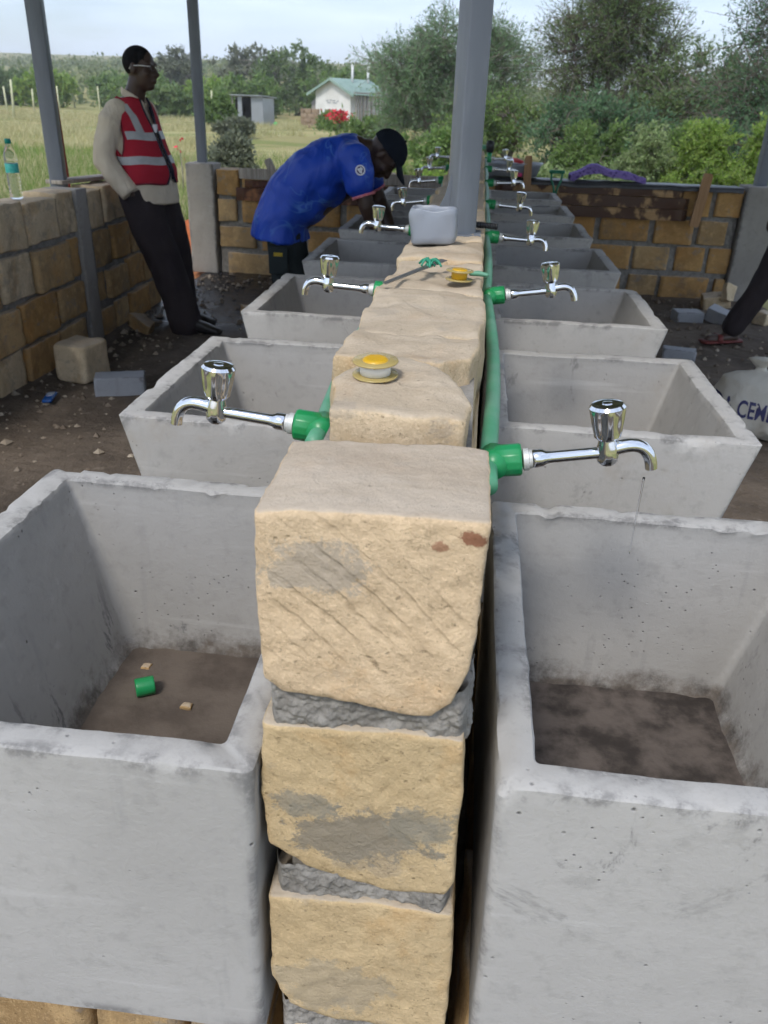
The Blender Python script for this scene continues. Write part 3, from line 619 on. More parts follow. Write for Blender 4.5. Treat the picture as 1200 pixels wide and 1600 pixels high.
# thin dribble of water under the nearest right tap
tipx, tipz = .044 + .0515 + .158, 1.048
t = NT('water', rand=False); t.b.inputs['Transmission Weight'].default_value = 1; t.b.inputs['IOR'].default_value = 1.33; MAT['water'] = t.done((.95, .97, 1), .02)
zz = np.linspace(.990, .88, 20); o = build(MB().tube(np.column_stack([np.full(20, .2365), np.full(20, .962), zz]), np.linspace(.0016, .0008, 20), 8), 'water_dribble', 'water'); tag(o, 'thin dribble of water falling from the nearest right tap', 'water')
# end of the pipe run over the far end of the wall
o = build(MB().tube([(-.17, 6.78, 1.12), (.05, 6.78, 1.125)], .016, 12), 'green_pipe_end', 'pipe'); tag(o, 'short green pipe lying across the far end of the wall top', 'pipe')
mb = MB().lathe([(.014, 0), (.016, .003), (.016, .06), (.012, .062)], 16, (.062, 6.05, 1.06)); mb.lathe([(.018, .062), (.026, .07), (.028, .12), (.02, .135), (.004, .138)], 18, (.062, 6.05, 1.06), mi=1)
o = build(mb, 'stop_valve', ['fitting', 'black_plastic']); tag(o, 'green stop valve with a dark cap far down the right pipe', 'valve')

# ================================================================== PERIMETER WALLS
def wall_stones(root, off, spans, z_rows, place, skip=lambda u0, u1, k: False, rowmats=None, lens=(.2, .42), gap=.028, jit=.013, nn=22):
    for k, (z0, z1) in enumerate(z_rows):
        u = spans[0] - random.uniform(0, .2)
        while u < spans[1]:
            L = random.uniform(*lens); a, b = max(u, spans[0]), min(u + L, spans[1]); u += L + random.uniform(gap * .6, gap * 1.5)
            if b - a < .07 or skip(a, b, k): continue
            m = random.choice(rowmats or ['lime_wall', 'lime_wall', 'lime_pale']) if not (root.name == 'left_stone_wall' and k == 3) else 'lime_pale'
            place(root, off, a, b, z0 + random.uniform(-jit, jit), z1 + random.uniform(-jit, jit), m, nn)
# left wall
lw = empty('left_stone_wall', (-2.41, 4, 0), 'rough stone wall on the left that the man in the vest leans against', 'wall'); LO = (-2.41, 4, 0)
def put_l(root, off, a, b, z0, z1, m, nn):
    j = random.uniform(-.012, .012)
    build(stone(MB(), rect(-2.50, -2.30 + j, a, b), z0, z1, bev=.011, n=44, nzs=6, caps=4, amp=.009, freq=9, seed=a * 13 + z0 * 5, rnd=.012, amp2=.004, freq2=32), 'stone', m, root, True, off)
rowsL = [(-.03, .175), (.205, .40), (.43, .635), (.665, .885)]
PIL = (4.72, 4.93)
wall_stones(lw, LO, (2.6, PIL[0] + .02), rowsL, put_l, rowmats=['lime_wall', 'lime_orange', 'lime_pale'], lens=(.20, .40)); wall_stones(lw, LO, (PIL[1] - .02, 5.98), rowsL, put_l, rowmats=['lime_wall', 'lime_orange', 'lime_wall'])
build(stone(MB(), rect(-2.475, -2.325, 2.55, 5.94), 0, .868, bev=.01, n=120, nzs=30, caps=3, amp=.012, freq=14, seed=4), 'mortar', 'mortar', lw, True, LO)
build(stone(MB(), rect(-2.52, -2.292, PIL[0] + .03, PIL[1] - .03), 0, .895, bev=.008, n=60, nzs=30, caps=4, amp=.007, freq=12, seed=2, amp2=.003, freq2=40), 'concrete_post', 'concrete_warm', lw, True, LO)
# back wall
bw = empty('back_stone_wall', (0, 7.3, 0), 'low stone wall across the far end of the shelter with wet timber boards on it', 'wall'); BO = (0, 7.3, 0)
def put_b(root, off, a, b, z0, z1, m, nn):
    j = random.uniform(-.010, .010)
    build(stone(MB(), rect(a, b, 7.20 + j, 7.40), z0, z1, bev=.008, n=36, nzs=4, caps=3, amp=.007, freq=9, seed=a * 11 + z0 * 3, rnd=.008, amp2=.003, freq2=32), 'stone', m, root, True, off)
rowsB = [(-.03, .185), (.222, .405), (.442, .62), (.655, .86)]
wall_stones(bw, BO, (-2.2, 2.12), rowsB, put_b, rowmats=['lime_orange', 'lime_orange', 'lime_orange', 'lime_wall'], lens=(.20, .44), gap=.04)
build(stone(MB(), rect(-2.2, 2.12, 7.222, 7.385), 0, .85, bev=.01, n=160, nzs=24, caps=3, amp=.010, freq=14, seed=6), 'mortar', 'mortar', bw, True, BO)
def pillar(x0, x1, zt, seed):
    build(stone(MB(), rect(x0, x1, 7.17, 7.43), 0, zt, bev=.008, n=60, nzs=24, caps=4, amp=.006, freq=9, seed=seed, amp2=.003, freq2=40), 'concrete_post', 'concrete_warm', bw, True, BO)
pillar(-2.46, -2.225, .895, 1); pillar(2.13, 2.40, .90, 2)
def plank(root, off, x0, x1, z0, z1, m, y=7.165, seed=0):
    build(stone(MB(), rect(x0, x1, y, y + .026), z0, z1, bev=.003, n=44, nzs=3, caps=2, amp=.004, freq=5, seed=seed, rnd=.002), 'plank', m, root, True, off)
f1 = empty('timber_formwork', (.95, 7.165, .62), 'three wet stained boards nailed along the right part of the back wall', 'boards', 'formwork boards on the back wall'); FO = (.95, 7.165, .62)
for i, (z0, z1) in enumerate(((.618, .702), (.706, .79), (.794, .868))): plank(f1, FO, .10 + .02 * i, 1.70 - .05 * (i == 2) , z0, z1, 'plank', seed=i + 1)
f2 = empty('timber_formwork', (-1.2, 7.165, .6), 'dark red wet boards along the left part of the back wall behind the bending man', 'boards', 'formwork boards on the back wall'); FO = (-1.2, 7.165, .6)
for i, (z0, z1, x0) in enumerate(((.62, .72, -2.03), (.725, .78, -1.95), (.79, .875, -2.0))): plank(f2, FO, x0, -.25, z0, z1, 'plank_wet' if i < 2 else 'grey_wood', seed=i + 8)
def stake(x0, z0, x1, z1, w, y, label, m='stake'):
    mb = MB(); d = np.array((x1 - x0, 0, z1 - z0)); L = np.linalg.norm(d); d /= L; e = np.array((d[2], 0, -d[0]))
    rs = []
    for s, ww in ((0, .8), (.03, 1), (.5, 1), (.93, .96), (1, .75)):
        c = np.array((x0, y, z0)) + d * L * s; rs.append(np.array([c + e * w * .5 * ww * a + np.array((0, b * .018, 0)) for a, b in ((-1, -1), (1, -1), (1, 1), (-1, 1))]))
    mb.rings(rs); o = build(mb, 'timber_stake', m, None, False, (x0, y, z0), (x0, y, z0)); tag(o, label, 'stake', 'timber stakes at the back wall')
stake(1.76, .585, 1.80, .985, .075, 7.14, 'flat timber stake holding the boards at the right of the back wall')
stake(.40, .60, .385, 1.06, .062, 7.14, 'upright timber stake at the back wall beside the far right taps')
stake(-1.62, .70, -1.745, .955, .06, 7.13, 'dark leaning stake end above the back wall left of the bending man', 'grey_wood')
# black sheet lying on the back wall
g = 70; xs = np.linspace(.05, 2.1, g); mb = MB(); rows = []
for yy, zz in ((7.155, .845), (7.152, .872), (7.175, .884), (7.25, .887), (7.33, .886), (7.41, .884), (7.43, .85)):
    rows.append([(x, yy + .006 * noise.noise(Vector((x * 6, yy * 4, 1))), zz + .010 * abs(noise.noise(Vector((x * 4, yy * 9, 2)))) - (.02 * max(0, noise.noise(Vector((x * 3, 0, 7)))) if zz < .86 else 0)) for x in xs])
V = [p for r in rows for p in r]; mb.add(V, [(j * g + i, j * g + i + 1, (j + 1) * g + i + 1, (j + 1) * g + i) for j in range(len(rows) - 1) for i in range(g - 1)])
tag(build(mb, 'plastic_sheet', 'dpc'), 'black plastic sheet laid along the top of the back wall', 'sheet')

# ================================================================== STEEL POSTS
def post(x, y, z0, s, rot, label, z1=2.69):
    n = 5; mb = MB(); out = []
    c, q = math.cos(rot), math.sin(rot); r = s * .09
    base = []
    for cx, cy, a0 in ((1, 1, 0), (-1, 1, 90), (-1, -1, 180), (1, -1, 270)):
        for k in range(4): a = R(a0 + 30 * k); base.append((cx * (s / 2 - r) + r * math.cos(a), cy * (s / 2 - r) + r * math.sin(a)))
    base = np.array(base) @ np.array([[c, q], [-q, c]])
    rs = [np.column_stack([base, np.full(len(base), z)]) for z in np.linspace(0, z1 - z0, 3)]
    mb.rings(rs); o = build(mb, 'steel_post', 'primer', None, True, (0, 0, 0), (x, y, z0)); sharp(o, 25); return tag(o, label, 'post', 'grey steel posts')
pc = post(-.037, 2.262, 1.075, .0625, R(29), 'grey square steel post standing on the middle of the dividing wall')
def gusset(a, x0, x1, h, th=.006):
    c, q = math.cos(a), math.sin(a); P2 = [(x0, .02), (x1, .02), (x1, .035), (x0 + (x1 - x0) * .35, .035 + h * .5), (x0, .035 + h)]; V = [(c * u - q * d, q * u + c * d, z) for d in (-th / 2, th / 2) for u, z in P2]
    build(MB().add(V, [(0, 1, 2, 3, 4), (9, 8, 7, 6, 5)] + [(i, 5 + i, 5 + (i + 1) % 5, (i + 1) % 5) for i in range(5)]), 'gusset', 'primer', pc, False)
gusset(R(190), .026, .085, .16); gusset(R(119), .029, .06, .10)
build(MB().cbox((-.055, -.055, .004), (.055, .055, .026), .003), 'base_plate', 'primer', pc, False)
post(-2.535, 5.06, .86, .088, R(12), 'grey steel post on the left wall beside the plastic bottle')
post(-2.352, 7.31, .88, .082, R(10), 'grey steel post on the concrete post at the left end of the back wall')
post(2.265, 7.33, .88, .085, R(8), 'grey steel post on the right end of the back wall at the frame edge')
o = build(MB().tube([(-2.60, 5.36, .0), (-2.665, 5.36, 2.7)], .011, 8), 'thin_pole', 'maroon'); tag(o, 'thin maroon pole leaning behind the left steel post', 'pole')

# ================================================================== THINGS ON THE WALL TOP
def spool(x, y, z, tilt, label, tape, mats):
    root = empty('tape_spool', (x, y, z), label, 'tape spool', 'thread tape spools'); root.rotation_euler = tilt
    for zz in (0, .0165):
        build(MB().lathe([(.010, zz), (.0262, zz), (.0268, zz + .0009), (.0262, zz + .0018), (.010, zz + .0018)], 36), 'flange', 'yellow_clear', root)
    build(MB().lathe([(.010, .0012), (.0155, .0012), (.0155, .0178), (.013, .0205), (.010, .0206)], 30), 'core', 'yellow', root)
    if tape: build(MB().lathe([(.0154, .0022), (.0178, .0024), (.0178, .0160), (.0154, .0162)], 30), 'tape_roll', 'tape', root)
spool(-.101, .905, 1.118, (R(3), R(-2), .4), 'yellow spool of white thread tape on the wall near the front block', True, None)
spool(-.022, 1.60, 1.101, (R(2), 0, 1.4), 'empty yellow tape spool on the wall beside the saw blade', False, None)
mb = MB(); A, B = np.array((-.155, 1.49)), np.array((-.058, 1.775)); d = (B - A) / np.linalg.norm(B - A); e = np.array((-d[1], d[0])); v = []
for s in (0, 1):
    P_ = A if s == 0 else B
    w = .0035 if s == 0 else .007
    v += [(*(P_ - e * w), 1.106), (*(P_ + e * w), 1.108), (*(P_ + e * w), 1.1095), (*(P_ - e * w), 1.1075)]
mb.add(v, [(0, 3, 2, 1), (4, 5, 6, 7), (0, 1, 5, 4), (1, 2, 6, 5), (2, 3, 7, 6), (3, 0, 4, 7)]); Z_ = Vector((-.1, 1.6, 1.106))
sb = empty('saw_blade', (-.1, 1.63, 1.106), 'thin steel saw blade tied with green string lying across the wall', 'saw blade')
build(mb, 'blade', 'steel', sb, False, (-.1, 1.63, 1.106))
mb = MB()
for k in range(9):
    a = k * .8; c0 = np.array((-.085 + .004 * math.sin(k * 2.1), 1.70 + .006 * math.cos(k * 1.7), 1.112)); L = .018 + .012 * ((k * 37) % 5) / 5
    pp = [c0 + np.array((math.cos(a) * L * u, math.sin(a) * L * 1.3 * u, .010 * math.sin(u * 3) - .004 * u)) for u in np.linspace(-.3, 1, 6)]; mb.tube(pp, .0022, 6)
build(mb, 'string_tie', 'string', sb, True, (-.1, 1.63, 1.106))
o = build(MB().tube([(.0, 1.63, 1.108), (.014, 1.632, 1.109), (.031, 1.63, 1.107)], [.004, .0055, .004], 8, dome=True), 'plastic_scrap', 'pipe'); tag(o, 'small green plastic scrap at the right edge of the wall by the empty spool', 'scrap')
# cut grey plastic jug standing against the post
jr = empty('plastic_tub', (-.098, 2.055, 1.10), 'dented grey plastic tub cut open, standing on the wall against the steel post', 'tub')
def jring(cx, cy, hx, hy, z, p=4, n=48, tl=0):
    a = np.linspace(0, 2 * np.pi, n, endpoint=False); c, s = np.cos(a), np.sin(a); r = (np.abs(c) ** p + np.abs(s) ** p) ** (-1 / p); return np.column_stack([cx + hx * r * c, cy + hy * r * s, z + tl * (cx + hx * r * c)])
rs = [jring(.0, 0, .048, .040, .0, 6), jring(0, 0, .053, .044, .004, 6), jring(0, 0, .055, .045, .02, 6), jring(-.001, 0, .058, .046, .05, 6), jring(-.001, 0, .058, .046, .066, 6), jring(.0, .001, .056, .045, .078, 6), jring(.0, .001, .054, .043, .082, 6), jring(.0, .001, .051, .040, .080, 6), jring(0, .001, .051, .040, .066, 6), jring(0, 0, .050, .039, .045, 6), jring(0, 0, .02, .016, .044, 6)]
v = disp(np.concatenate(rs), .006, 18, 3, .003, 50); build(MB().rings(list(v.reshape(-1, 48, 3))), 'tub_shell', 'jug', jr)
mb = MB()
for k in range(9): x = .012 + .007 * k; mb.lathe([(.005, x), (.0085, x + .001), (.0085, x + .005), (.005, x + .006)], 14, (0, 0, 0), 'x')
mb.lathe([(.0075, -.05), (.0075, .075)], 14, (0, 0, 0), 'x')
o = build(mb, 'ribbed_grip', 'black_plastic', loc=(-.012, 2.345, 1.112)); o.rotation_euler = (0, R(2), R(-5)); tag(o, 'black ribbed grip lying on the wall right of the steel post', 'grip')

# ================================================================== LOOSE THINGS
def block(name, lo, hi, loc, rz, m, label, cat, amp=.003, bev=.006, n=44, **k):
    o = build(stone(MB(), rect(lo[0], hi[0], lo[1], hi[1]), lo[2], hi[2], bev=bev, n=n, nzs=8, caps=5, amp=amp, freq=12, seed=len(label), **k), name, m, None, True, (0, 0, 0), loc); o.rotation_euler = (0, 0, rz); return tag(o, label, cat)
block('cut_stone', (-.1, -.105, 0), (.1, .105, .205), (-2.06, 4.10, 0), R(-14), 'lime_pale', 'upright yellow stone cube on the floor against the left wall', 'stone', .008, .02)
block('concrete_brick', (-.125, -.06, 0), (.125, .06, .10), (-1.76, 3.88, .005), R(20), 'concrete_block', 'pale grey concrete brick on the floor in front of the stone cube', 'brick', .003, .004, amp2=.002)
block('concrete_brick', (-.10, -.05, 0), (.10, .05, .09), (1.335, 5.16, 0), R(-12), 'concrete_block', 'grey concrete brick on the floor behind the third right sink', 'brick')
block('concrete_brick', (-.10, -.07, 0), (.10, .07, .085), (1.64, 6.32, 0), R(8), 'concrete_block', 'grey concrete brick lying flat near the back wall, left of a tilted one', 'brick')
o = block('concrete_brick', (-.09, -.05, 0), (.09, .05, .10), (1.86, 6.30, .005), R(-35), 'concrete_block', 'tilted dark grey concrete brick near the standing leg', 'brick'); o.rotation_euler = (R(10), R(14), R(-35)); o.location.z = .015
def chunk(poly, h, loc, rot, m, label, seed):
    o = build(stone(MB(), poly, 0, h, bev=.008, n=30, nzs=4, caps=4, amp=.012, freq=12, seed=seed, rnd=.004), 'stone_chunk', m, None, True, (0, 0, 0), loc); o.rotation_euler = rot; tag(o, label, 'stone', 'broken stone chunks')
chunk([(-.09, -.05), (.10, -.04), (.06, .05), (-.07, .05)], .09, (-2.13, 5.12, .0), (R(0), R(20), R(-30)), 'lime_wall', 'wedge of brown stone on the floor by the feet of the man in the vest', 2)
chunk([(-.12, -.06), (.10, -.07), (.11, .05), (-.09, .07)], .12, (1.98, 6.86, 0), (R(6), R(-10), R(10)), 'lime_pale', 'pale broken stone on the floor at the foot of the back wall', 3)
chunk([(-.05, -.03), (.05, -.03), (.04, .03), (-.04, .03)], .13, (2.04, 6.78, .08), (R(-14), R(12), R(30)), 'lime_pale', 'thin pale stone flake standing on the broken stone', 5)
chunk([(-.08, -.06), (.08, -.05), (.07, .06), (-.07, .05)], .09, (2.22, 6.4, 0), (R(3), R(4), R(40)), 'lime_pale', 'round pale stone at the right edge behind the standing leg', 6)
chunk([(-.05, -.05), (.06, -.04), (.04, .05)], .06, (-1.62, 5.75, 0), (R(3), R(4), R(70)), 'lime_wall', 'small brown stone behind the shoes of the man in the vest', 7)
# phone
ph = empty('mobile_phone', (-2.035, 3.66, .03), 'small blue keypad phone lying on the floor by the left wall', 'phone'); ph.rotation_euler = (R(6), R(-4), R(8))
build(stone(MB(), rect(-.024, .024, -.055, .055), 0, .016, bev=.005, n=40, nzs=3, caps=3, amp=0, rnd=.012), 'case', 'blue_phone', ph)
build(MB().cbox((-.017, .008, .0155), (.017, .042, .0175), .001), 'screen', 'screen', ph)
build(MB().cbox((-.015, -.004, .0155), (.015, -.001, .0172), .0008), 'key_strip', 'white_p', ph)
# water bottle
bt = empty('water_bottle', (-2.415, 4.33, .884), 'clear plastic water bottle with a teal label and cap on the left wall', 'bottle')
prof = [(.026, 0), (.031, .004)]
for k in range(6): z = .012 + k * .018; prof += [(.0325, z), (.0325, z + .008), (.0305, z + .013)]
prof += [(.0325, .125), (.0325, .175), (.0305, .18), (.0325, .188), (.0325, .208), (.029, .225), (.021, .243), (.014, .255), (.0128, .262), (.0128, .272)]
build(MB().lathe(prof, 28), 'bottle_shell', 'bottle', bt); build(MB().lathe([(.0329, .128), (.0331, .129), (.0331, .171), (.0329, .172)], 28), 'label_band', 'teal', bt)
build(MB().lathe([(.0135, .265), (.0155, .266), (.0155, .286), (.0145, .289), (.004, .2895)], 24), 'cap', 'teal_cap', bt)
# planks on the left wall behind the man
o = build(MB().cbox((-.30, -.06, 0), (.30, .06, .022), .003), 'timber_plank', 'grey_wood', loc=(-2.48, 5.30, .897)); o.rotation_euler = (0, 0, R(78)); tag(o, 'brown plank lying on top of the left wall behind the man in the vest', 'plank')
# purple cloth over the back wall
g1, g2 = 46, 22; V = []
for j in range(g2):
    for i in range(g1):
        u, w = i / (g1 - 1), j / (g2 - 1); x = .74 + .60 * u; y = 7.19 + .22 * w
        z = .92 + .028 * math.sin(math.pi * min(1, u * 1.05)) + .075 * math.exp(-((u - .30) / .20) ** 2) * (1 - .5 * abs(w - .5)) + .025 * math.exp(-((u - .75) / .2) ** 2) + .012 * noise.noise(Vector((x * 12, y * 14, 0))) - (.05 * max(0, abs(w - .5) * 2 - .8) / .2)
        V.append((x, y + .02 * noise.noise(Vector((x * 5, 3, w)))  , max(z, .893 if .1 < w < .9 else .85)))
tag(link('purple_cloth', mesh_of('purple_cloth', V, [(j * g1 + i, j * g1 + i + 1, (j + 1) * g1 + i + 1, (j + 1) * g1 + i) for j in range(g2 - 1) for i in range(g1 - 1)], True), 'purple'), 'purple checked cloth heaped on the back wall', 'cloth')
# spade standing against the back wall
sp = empty('spade', (.62, 7.08, 0), 'green spade with a D handle leaning on the back wall', 'spade'); SO = (.62, 7.08, 0)
build(MB().tube([(.625, 7.03, .25), (.62, 7.09, .80)], .014, 10), 'shaft', 'enamel_green', sp, True, SO)
build(MB().tube([(.57, 7.112, .952), (.67, 7.112, .952)], .014, 10, dome=True), 'grip', 'enamel_green', sp, True, SO)
for s in (-1, 1): build(MB().tube([(.62 + s * .006, 7.088, .79), (.62 + s * .016, 7.096, .84), (.62 + s * .040, 7.105, .895), (.62 + s * .043, 7.112, .952)], .009, 8), 'fork_arm', 'enamel_green', sp, True, SO)
build(MB().cbox((.53, 7.00, 0.0), (.72, 7.012, .27), .004), 'spade_blade', 'steel', sp, True, SO)
# things beyond the last taps: grey basin, red shape
rs = [jring(0, 0, .20, .14, 0, 3), jring(0, 0, .23, .17, .08, 3), jring(0, 0, .25, .185, .10, 3), jring(0, 0, .235, .17, .10, 3), jring(0, 0, .19, .13, .012, 3)]
o = build(MB().rings(rs), 'plastic_basin', 'jug', loc=(.27, 7.30, .90)); tag(o, 'grey plastic basin on the back wall behind the farthest right taps', 'basin')
mb = MB(); mb.rings([jring(0, 0, .055, .020, 0, 2.4), jring(0, 0, .062, .025, .006, 2.4), jring(0, 0, .062, .025, .018, 2.4)], True, False, 1); mb.rings([jring(0, 0, .062, .025, .018, 2.4), jring(0, 0, .05, .018, .022, 2.4), jring(0, 0, .02, .008, .023, 2.4)], False, True, 0)
o = build(mb, 'red_oblong', ['red', 'white_p'], loc=(.285, 7.02, 1.035)); o.rotation_euler = (R(38), R(10), 0); tag(o, 'red and white oblong bar above the farthest right taps', 'bar')
o.location = (.29, 7.2, 1.005)
o = build(MB().cbox((-.02, -.015, 0), (.02, .015, .03), .006), 'pink_cap', 'pink', loc=(.33, 7.16, .90)); tag(o, 'tiny bright pink plastic cap on the back wall by the stake', 'cap')

# ------------------------------------------------------------------ cement bag
t = NT('woven_sack', rand=False); w = t.wave(90, 1, t.map((1, 1, 1)), 'BANDS', 1)
MAT['sack'] = t.done(t.mix(t.mix((.50, .47, .40), (.62, .59, .52), t.noise(6, 4)), (.30, .27, .22), t.math('MULTIPLY', t.ramp(t.noise(4, 5, .6), .55, .7), .6)), .75, t.bump(t.noise(14, 4), .6, .02), spec=.3)
MAT['ink'] = m_plain('dark_blue_ink', (.03, .03, .10), (.05, .05, .14), 30, .7)
BL = (1.42, 3.93, 0); cb = empty('cement_bag', BL, 'half full white cement bag with dark blue lettering, standing on the floor', 'bag')
rs = []; n = 64
for z, hx, hy, p in ((0, .15, .09, 3), (.01, .20, .13, 3), (.06, .225, .155, 2.8), (.14, .225, .155, 2.6), (.22, .21, .145, 2.4), (.28, .185, .13, 2.2), (.325, .15, .11, 2), (.36, .10, .075, 2), (.375, .055, .045, 2), (.385, .026, .024, 2), (.40, .024, .022, 2), (.415, .034, .030, 2), (.445, .055, .04, 2), (.455, .03, .02, 2)): rs.append(jring(-.02 * (z > .3), 0, hx, hy, z, p, n))
v = np.concatenate(rs); v = disp(v, .026, 6, 5, .010, 19); v[:, 2] *= .84; v[:, 2] = np.maximum(v[:, 2], .004)
# more rings by linear subdivision
vr = v.reshape(-1, n, 3); full = []
for a, b in zip(vr[:-1], vr[1:]):
    for u in (0, .33, .66): full.append(a + (b - a) * u)
full.append(vr[-1]); mb = MB().rings(full); sack = build(mb, 'sack', 'sack', cb)
bvh = BVHTree.FromPolygons([Vector(p) for p in mb.verts()], mb.f)
cu = bpy.data.curves.new('txt', 'FONT'); cu.body = 'BA CEMENT'; cu.size = .088; cu.align_x = 'CENTER'; cu.space_character = 1.02; cu.offset = .0016
to = bpy.data.objects.new('txt', cu); COL.objects.link(to); dg = bpy.context.evaluated_depsgraph_get(); tme = bpy.data.meshes.new_from_object(to.evaluated_get(dg)); bpy.data.objects.remove(to)
bm = bmesh.new(); bm.from_mesh(tme); bmesh.ops.triangulate(bm, faces=bm.faces[:]); bmesh.ops.subdivide_edges(bm, edges=bm.edges[:], cuts=1, use_grid_fill=True)
for q in bm.verts:
    x, z = q.co.x * .74 - .02, q.co.y * 1.25 + .125 - .06 * q.co.x; h = bvh.ray_cast(Vector((x, -1, z)), Vector((0, 1, 0)))
    q.co = Vector((x, (h[0].y if h[0] else -.1) - .0035, z))
bm.to_mesh(tme); bm.free(); link('lettering', tme, 'ink', cb); cb.rotation_euler = (0, 0, R(-10))

# ================================================================== PEOPLE
MAT['skin'] = m_plain('dark_brown_skin', (.052, .030, .021), (.072, .042, .030), 12, .42, .4, .15, 60)
MAT['hair'] = m_plain('short_black_hair', (.008, .008, .009), (.014, .013, .013), 40, .9, .1, .6, 120)
MAT['glass_frame'] = m_plain('spectacle_frame', (.03, .03, .035), (.05, .05, .05), 20, .3, .6)
MAT['silver'] = m_plain('spectacle_arm', (.75, .75, .72), (.8, .8, .78), 20, .3, .6)
MAT['eye'] = m_plain('eye_white', (.55, .52, .48), (.6, .58, .54), 20, .3)
def m_cloth(name, a, b, wrinkle=.5, scale=5):
    t = NT(name, rand=False); return t.done(t.mix(a, b, t.ramp(t.noise(3, 3), .35, .65)), .9, t.bump(t.noise(scale, 3, .5, t.map((1, 1, .6)), 1.2), wrinkle, .04), spec=.12)
MAT['shirt_beige'] = m_cloth('beige_shirt', (.60, .51, .385), (.66, .57, .44), .55, 7)
MAT['trousers_dark'] = m_cloth('dark_trousers', (.032, .025, .027), (.046, .036, .037), .6, 5)
MAT['trousers_green'] = m_cloth('dark_green_shorts', (.020, .027, .028), (.030, .037, .038), .6, 6)
MAT['navy'] = m_cloth('navy_cap', (.007, .010, .016), (.011, .014, .022), .3, 9)
MAT['blue_plain'] = m_cloth('navy_blue_shirt', (.012, .022, .10), (.016, .028, .13), .5, 6)
MAT['shoe'] = m_plain('black_leather', (.010, .009, .009), (.018, .016, .015), 9, .3, .5)
MAT['sandal'] = m_plain('maroon_rubber', (.16, .03, .025), (.12, .025, .02), 9, .6)
MAT['cord'] = m_plain('dark_cord', (.015, .015, .03), (.02, .02, .04), 9, .7)
MAT['badge_white'] = m_plain('badge_white', (.7, .7, .72), (.75, .75, .76), 20, .6)
MAT['badge_dark'] = m_plain('badge_dark', (.06, .03, .10), (.08, .04, .12), 20, .6)
MAT['cuff'] = m_plain('pink_cuff', (.62, .12, .16), (.66, .30, .32), 60, .8)
MAT['print_yellow'] = m_plain('yellow_print', (.42, .30, .03), (.3, .22, .02), 60, .8)

def wrinkle(o, amp, freq, sx=1.0, sz=.45, seed=0):
    me = o.data; n = len(me.vertices); co = np.empty(n * 3); me.vertices.foreach_get('co', co); no = np.empty(n * 3); me.vertex_normals.foreach_get('vector', no); co = co.reshape(-1, 3); no = no.reshape(-1, 3)
    for i in range(n):
        p = Vector((co[i][0] * sx, co[i][1] * sx, co[i][2] * sz)) * freq + Vector((seed, seed * 2, 0)); w = noise.noise_vector(p * .6) * .7; f_ = 1 - abs(noise.noise(p + w)) * 2.2; g_ = 1 - abs(noise.noise(p * 2.1 - w)) * 2.2
        co[i] += no[i] * amp * (f_ * .7 + g_ * .35 - .3)
    me.vertices.foreach_set('co', co.ravel()); me.update(); return o
class Fig:
    def __init__(s, name, root, yaw, label):
        s.o = np.array(root, float); s.F = np.array((math.cos(yaw), math.sin(yaw), 0)); s.L = np.array((-math.sin(yaw), math.cos(yaw), 0)); s.e = empty(name, tuple(s.o), label, 'person')
    def w(s, p): return s.o + s.F * p[0] + s.L * p[1] + np.array((0, 0, p[2]))
    def W(s, ps): return [s.w(p) for p in ps]
    def part(s, mb, name, mats, voxel, it=3, parent=None):
        me = shift(remesh(mb, voxel, it), s.o); return link(name, me, mats, parent or s.e)
    def raw(s, mb, name, mats, parent=None, smooth=True): return build(mb, name, mats, parent or s.e, smooth, tuple(s.o))
    def tube(s, mb, ps, rs, n=14, ell=None): return mb.tube(s.W(ps), rs, n, True, 0, ell if ell is None else (s.F if ell == 'F' else s.L), True)
    def fr(s, top, face):    # rotation matrix columns: face, left, top
        tz = np.array(top, float); tz = s.F * tz[0] + s.L * tz[1] + np.array((0, 0, tz[2])); tz /= np.linalg.norm(tz)
        fx = np.array(face, float); fx = s.F * fx[0] + s.L * fx[1] + np.array((0, 0, fx[2])); fx -= tz * (fx @ tz); fx /= np.linalg.norm(fx)
        return np.column_stack([fx, np.cross(tz, fx), tz])
def head(fig, mb, c, Rm):
    """c = centre of the skull (world); Rm columns: face, left, top"""
    P_ = lambda a, b, d: c + Rm @ np.array((a, b, d))
    mb.ellip(P_(-.012, 0, .028), (.096, .076, .090), Rm, 20, 14); mb.ellip(P_(.022, 0, -.035), (.066, .060, .085), Rm, 18, 12)   # skull, face
    mb.ellip(P_(.048, 0, -.092), (.034, .036, .026), Rm); mb.ellip(P_(.020, 0, -.075), (.052, .055, .035), Rm)                 # chin, jaw
    mb.tube([P_(.082, 0, .012), P_(.098, 0, -.018), P_(.104, 0, -.030)], [.009, .013, .016], 10, dome=True)                    # nose
    for q in (-1, 1):
        mb.ellip(P_(.093, q * .013, -.033), (.011, .010, .009), Rm, 10, 6); mb.ellip(P_(.072, q * .032, .026), (.018, .026, .011), Rm, 10, 6)   # nostril, brow
        mb.ellip(P_(.060, q * .042, -.026), (.024, .022, .020), Rm, 10, 6)                                                                        # cheek
        mb.ellip(P_(-.008, q * .080, -.008), (.020, .008, .032), Rm, 10, 6)                                                                      # ear
    mb.ellip(P_(.086, 0, -.058), (.013, .025, .008), Rm, 10, 6); mb.ellip(P_(.083, 0, -.071), (.013, .022, .008), Rm, 10, 6)      # lips
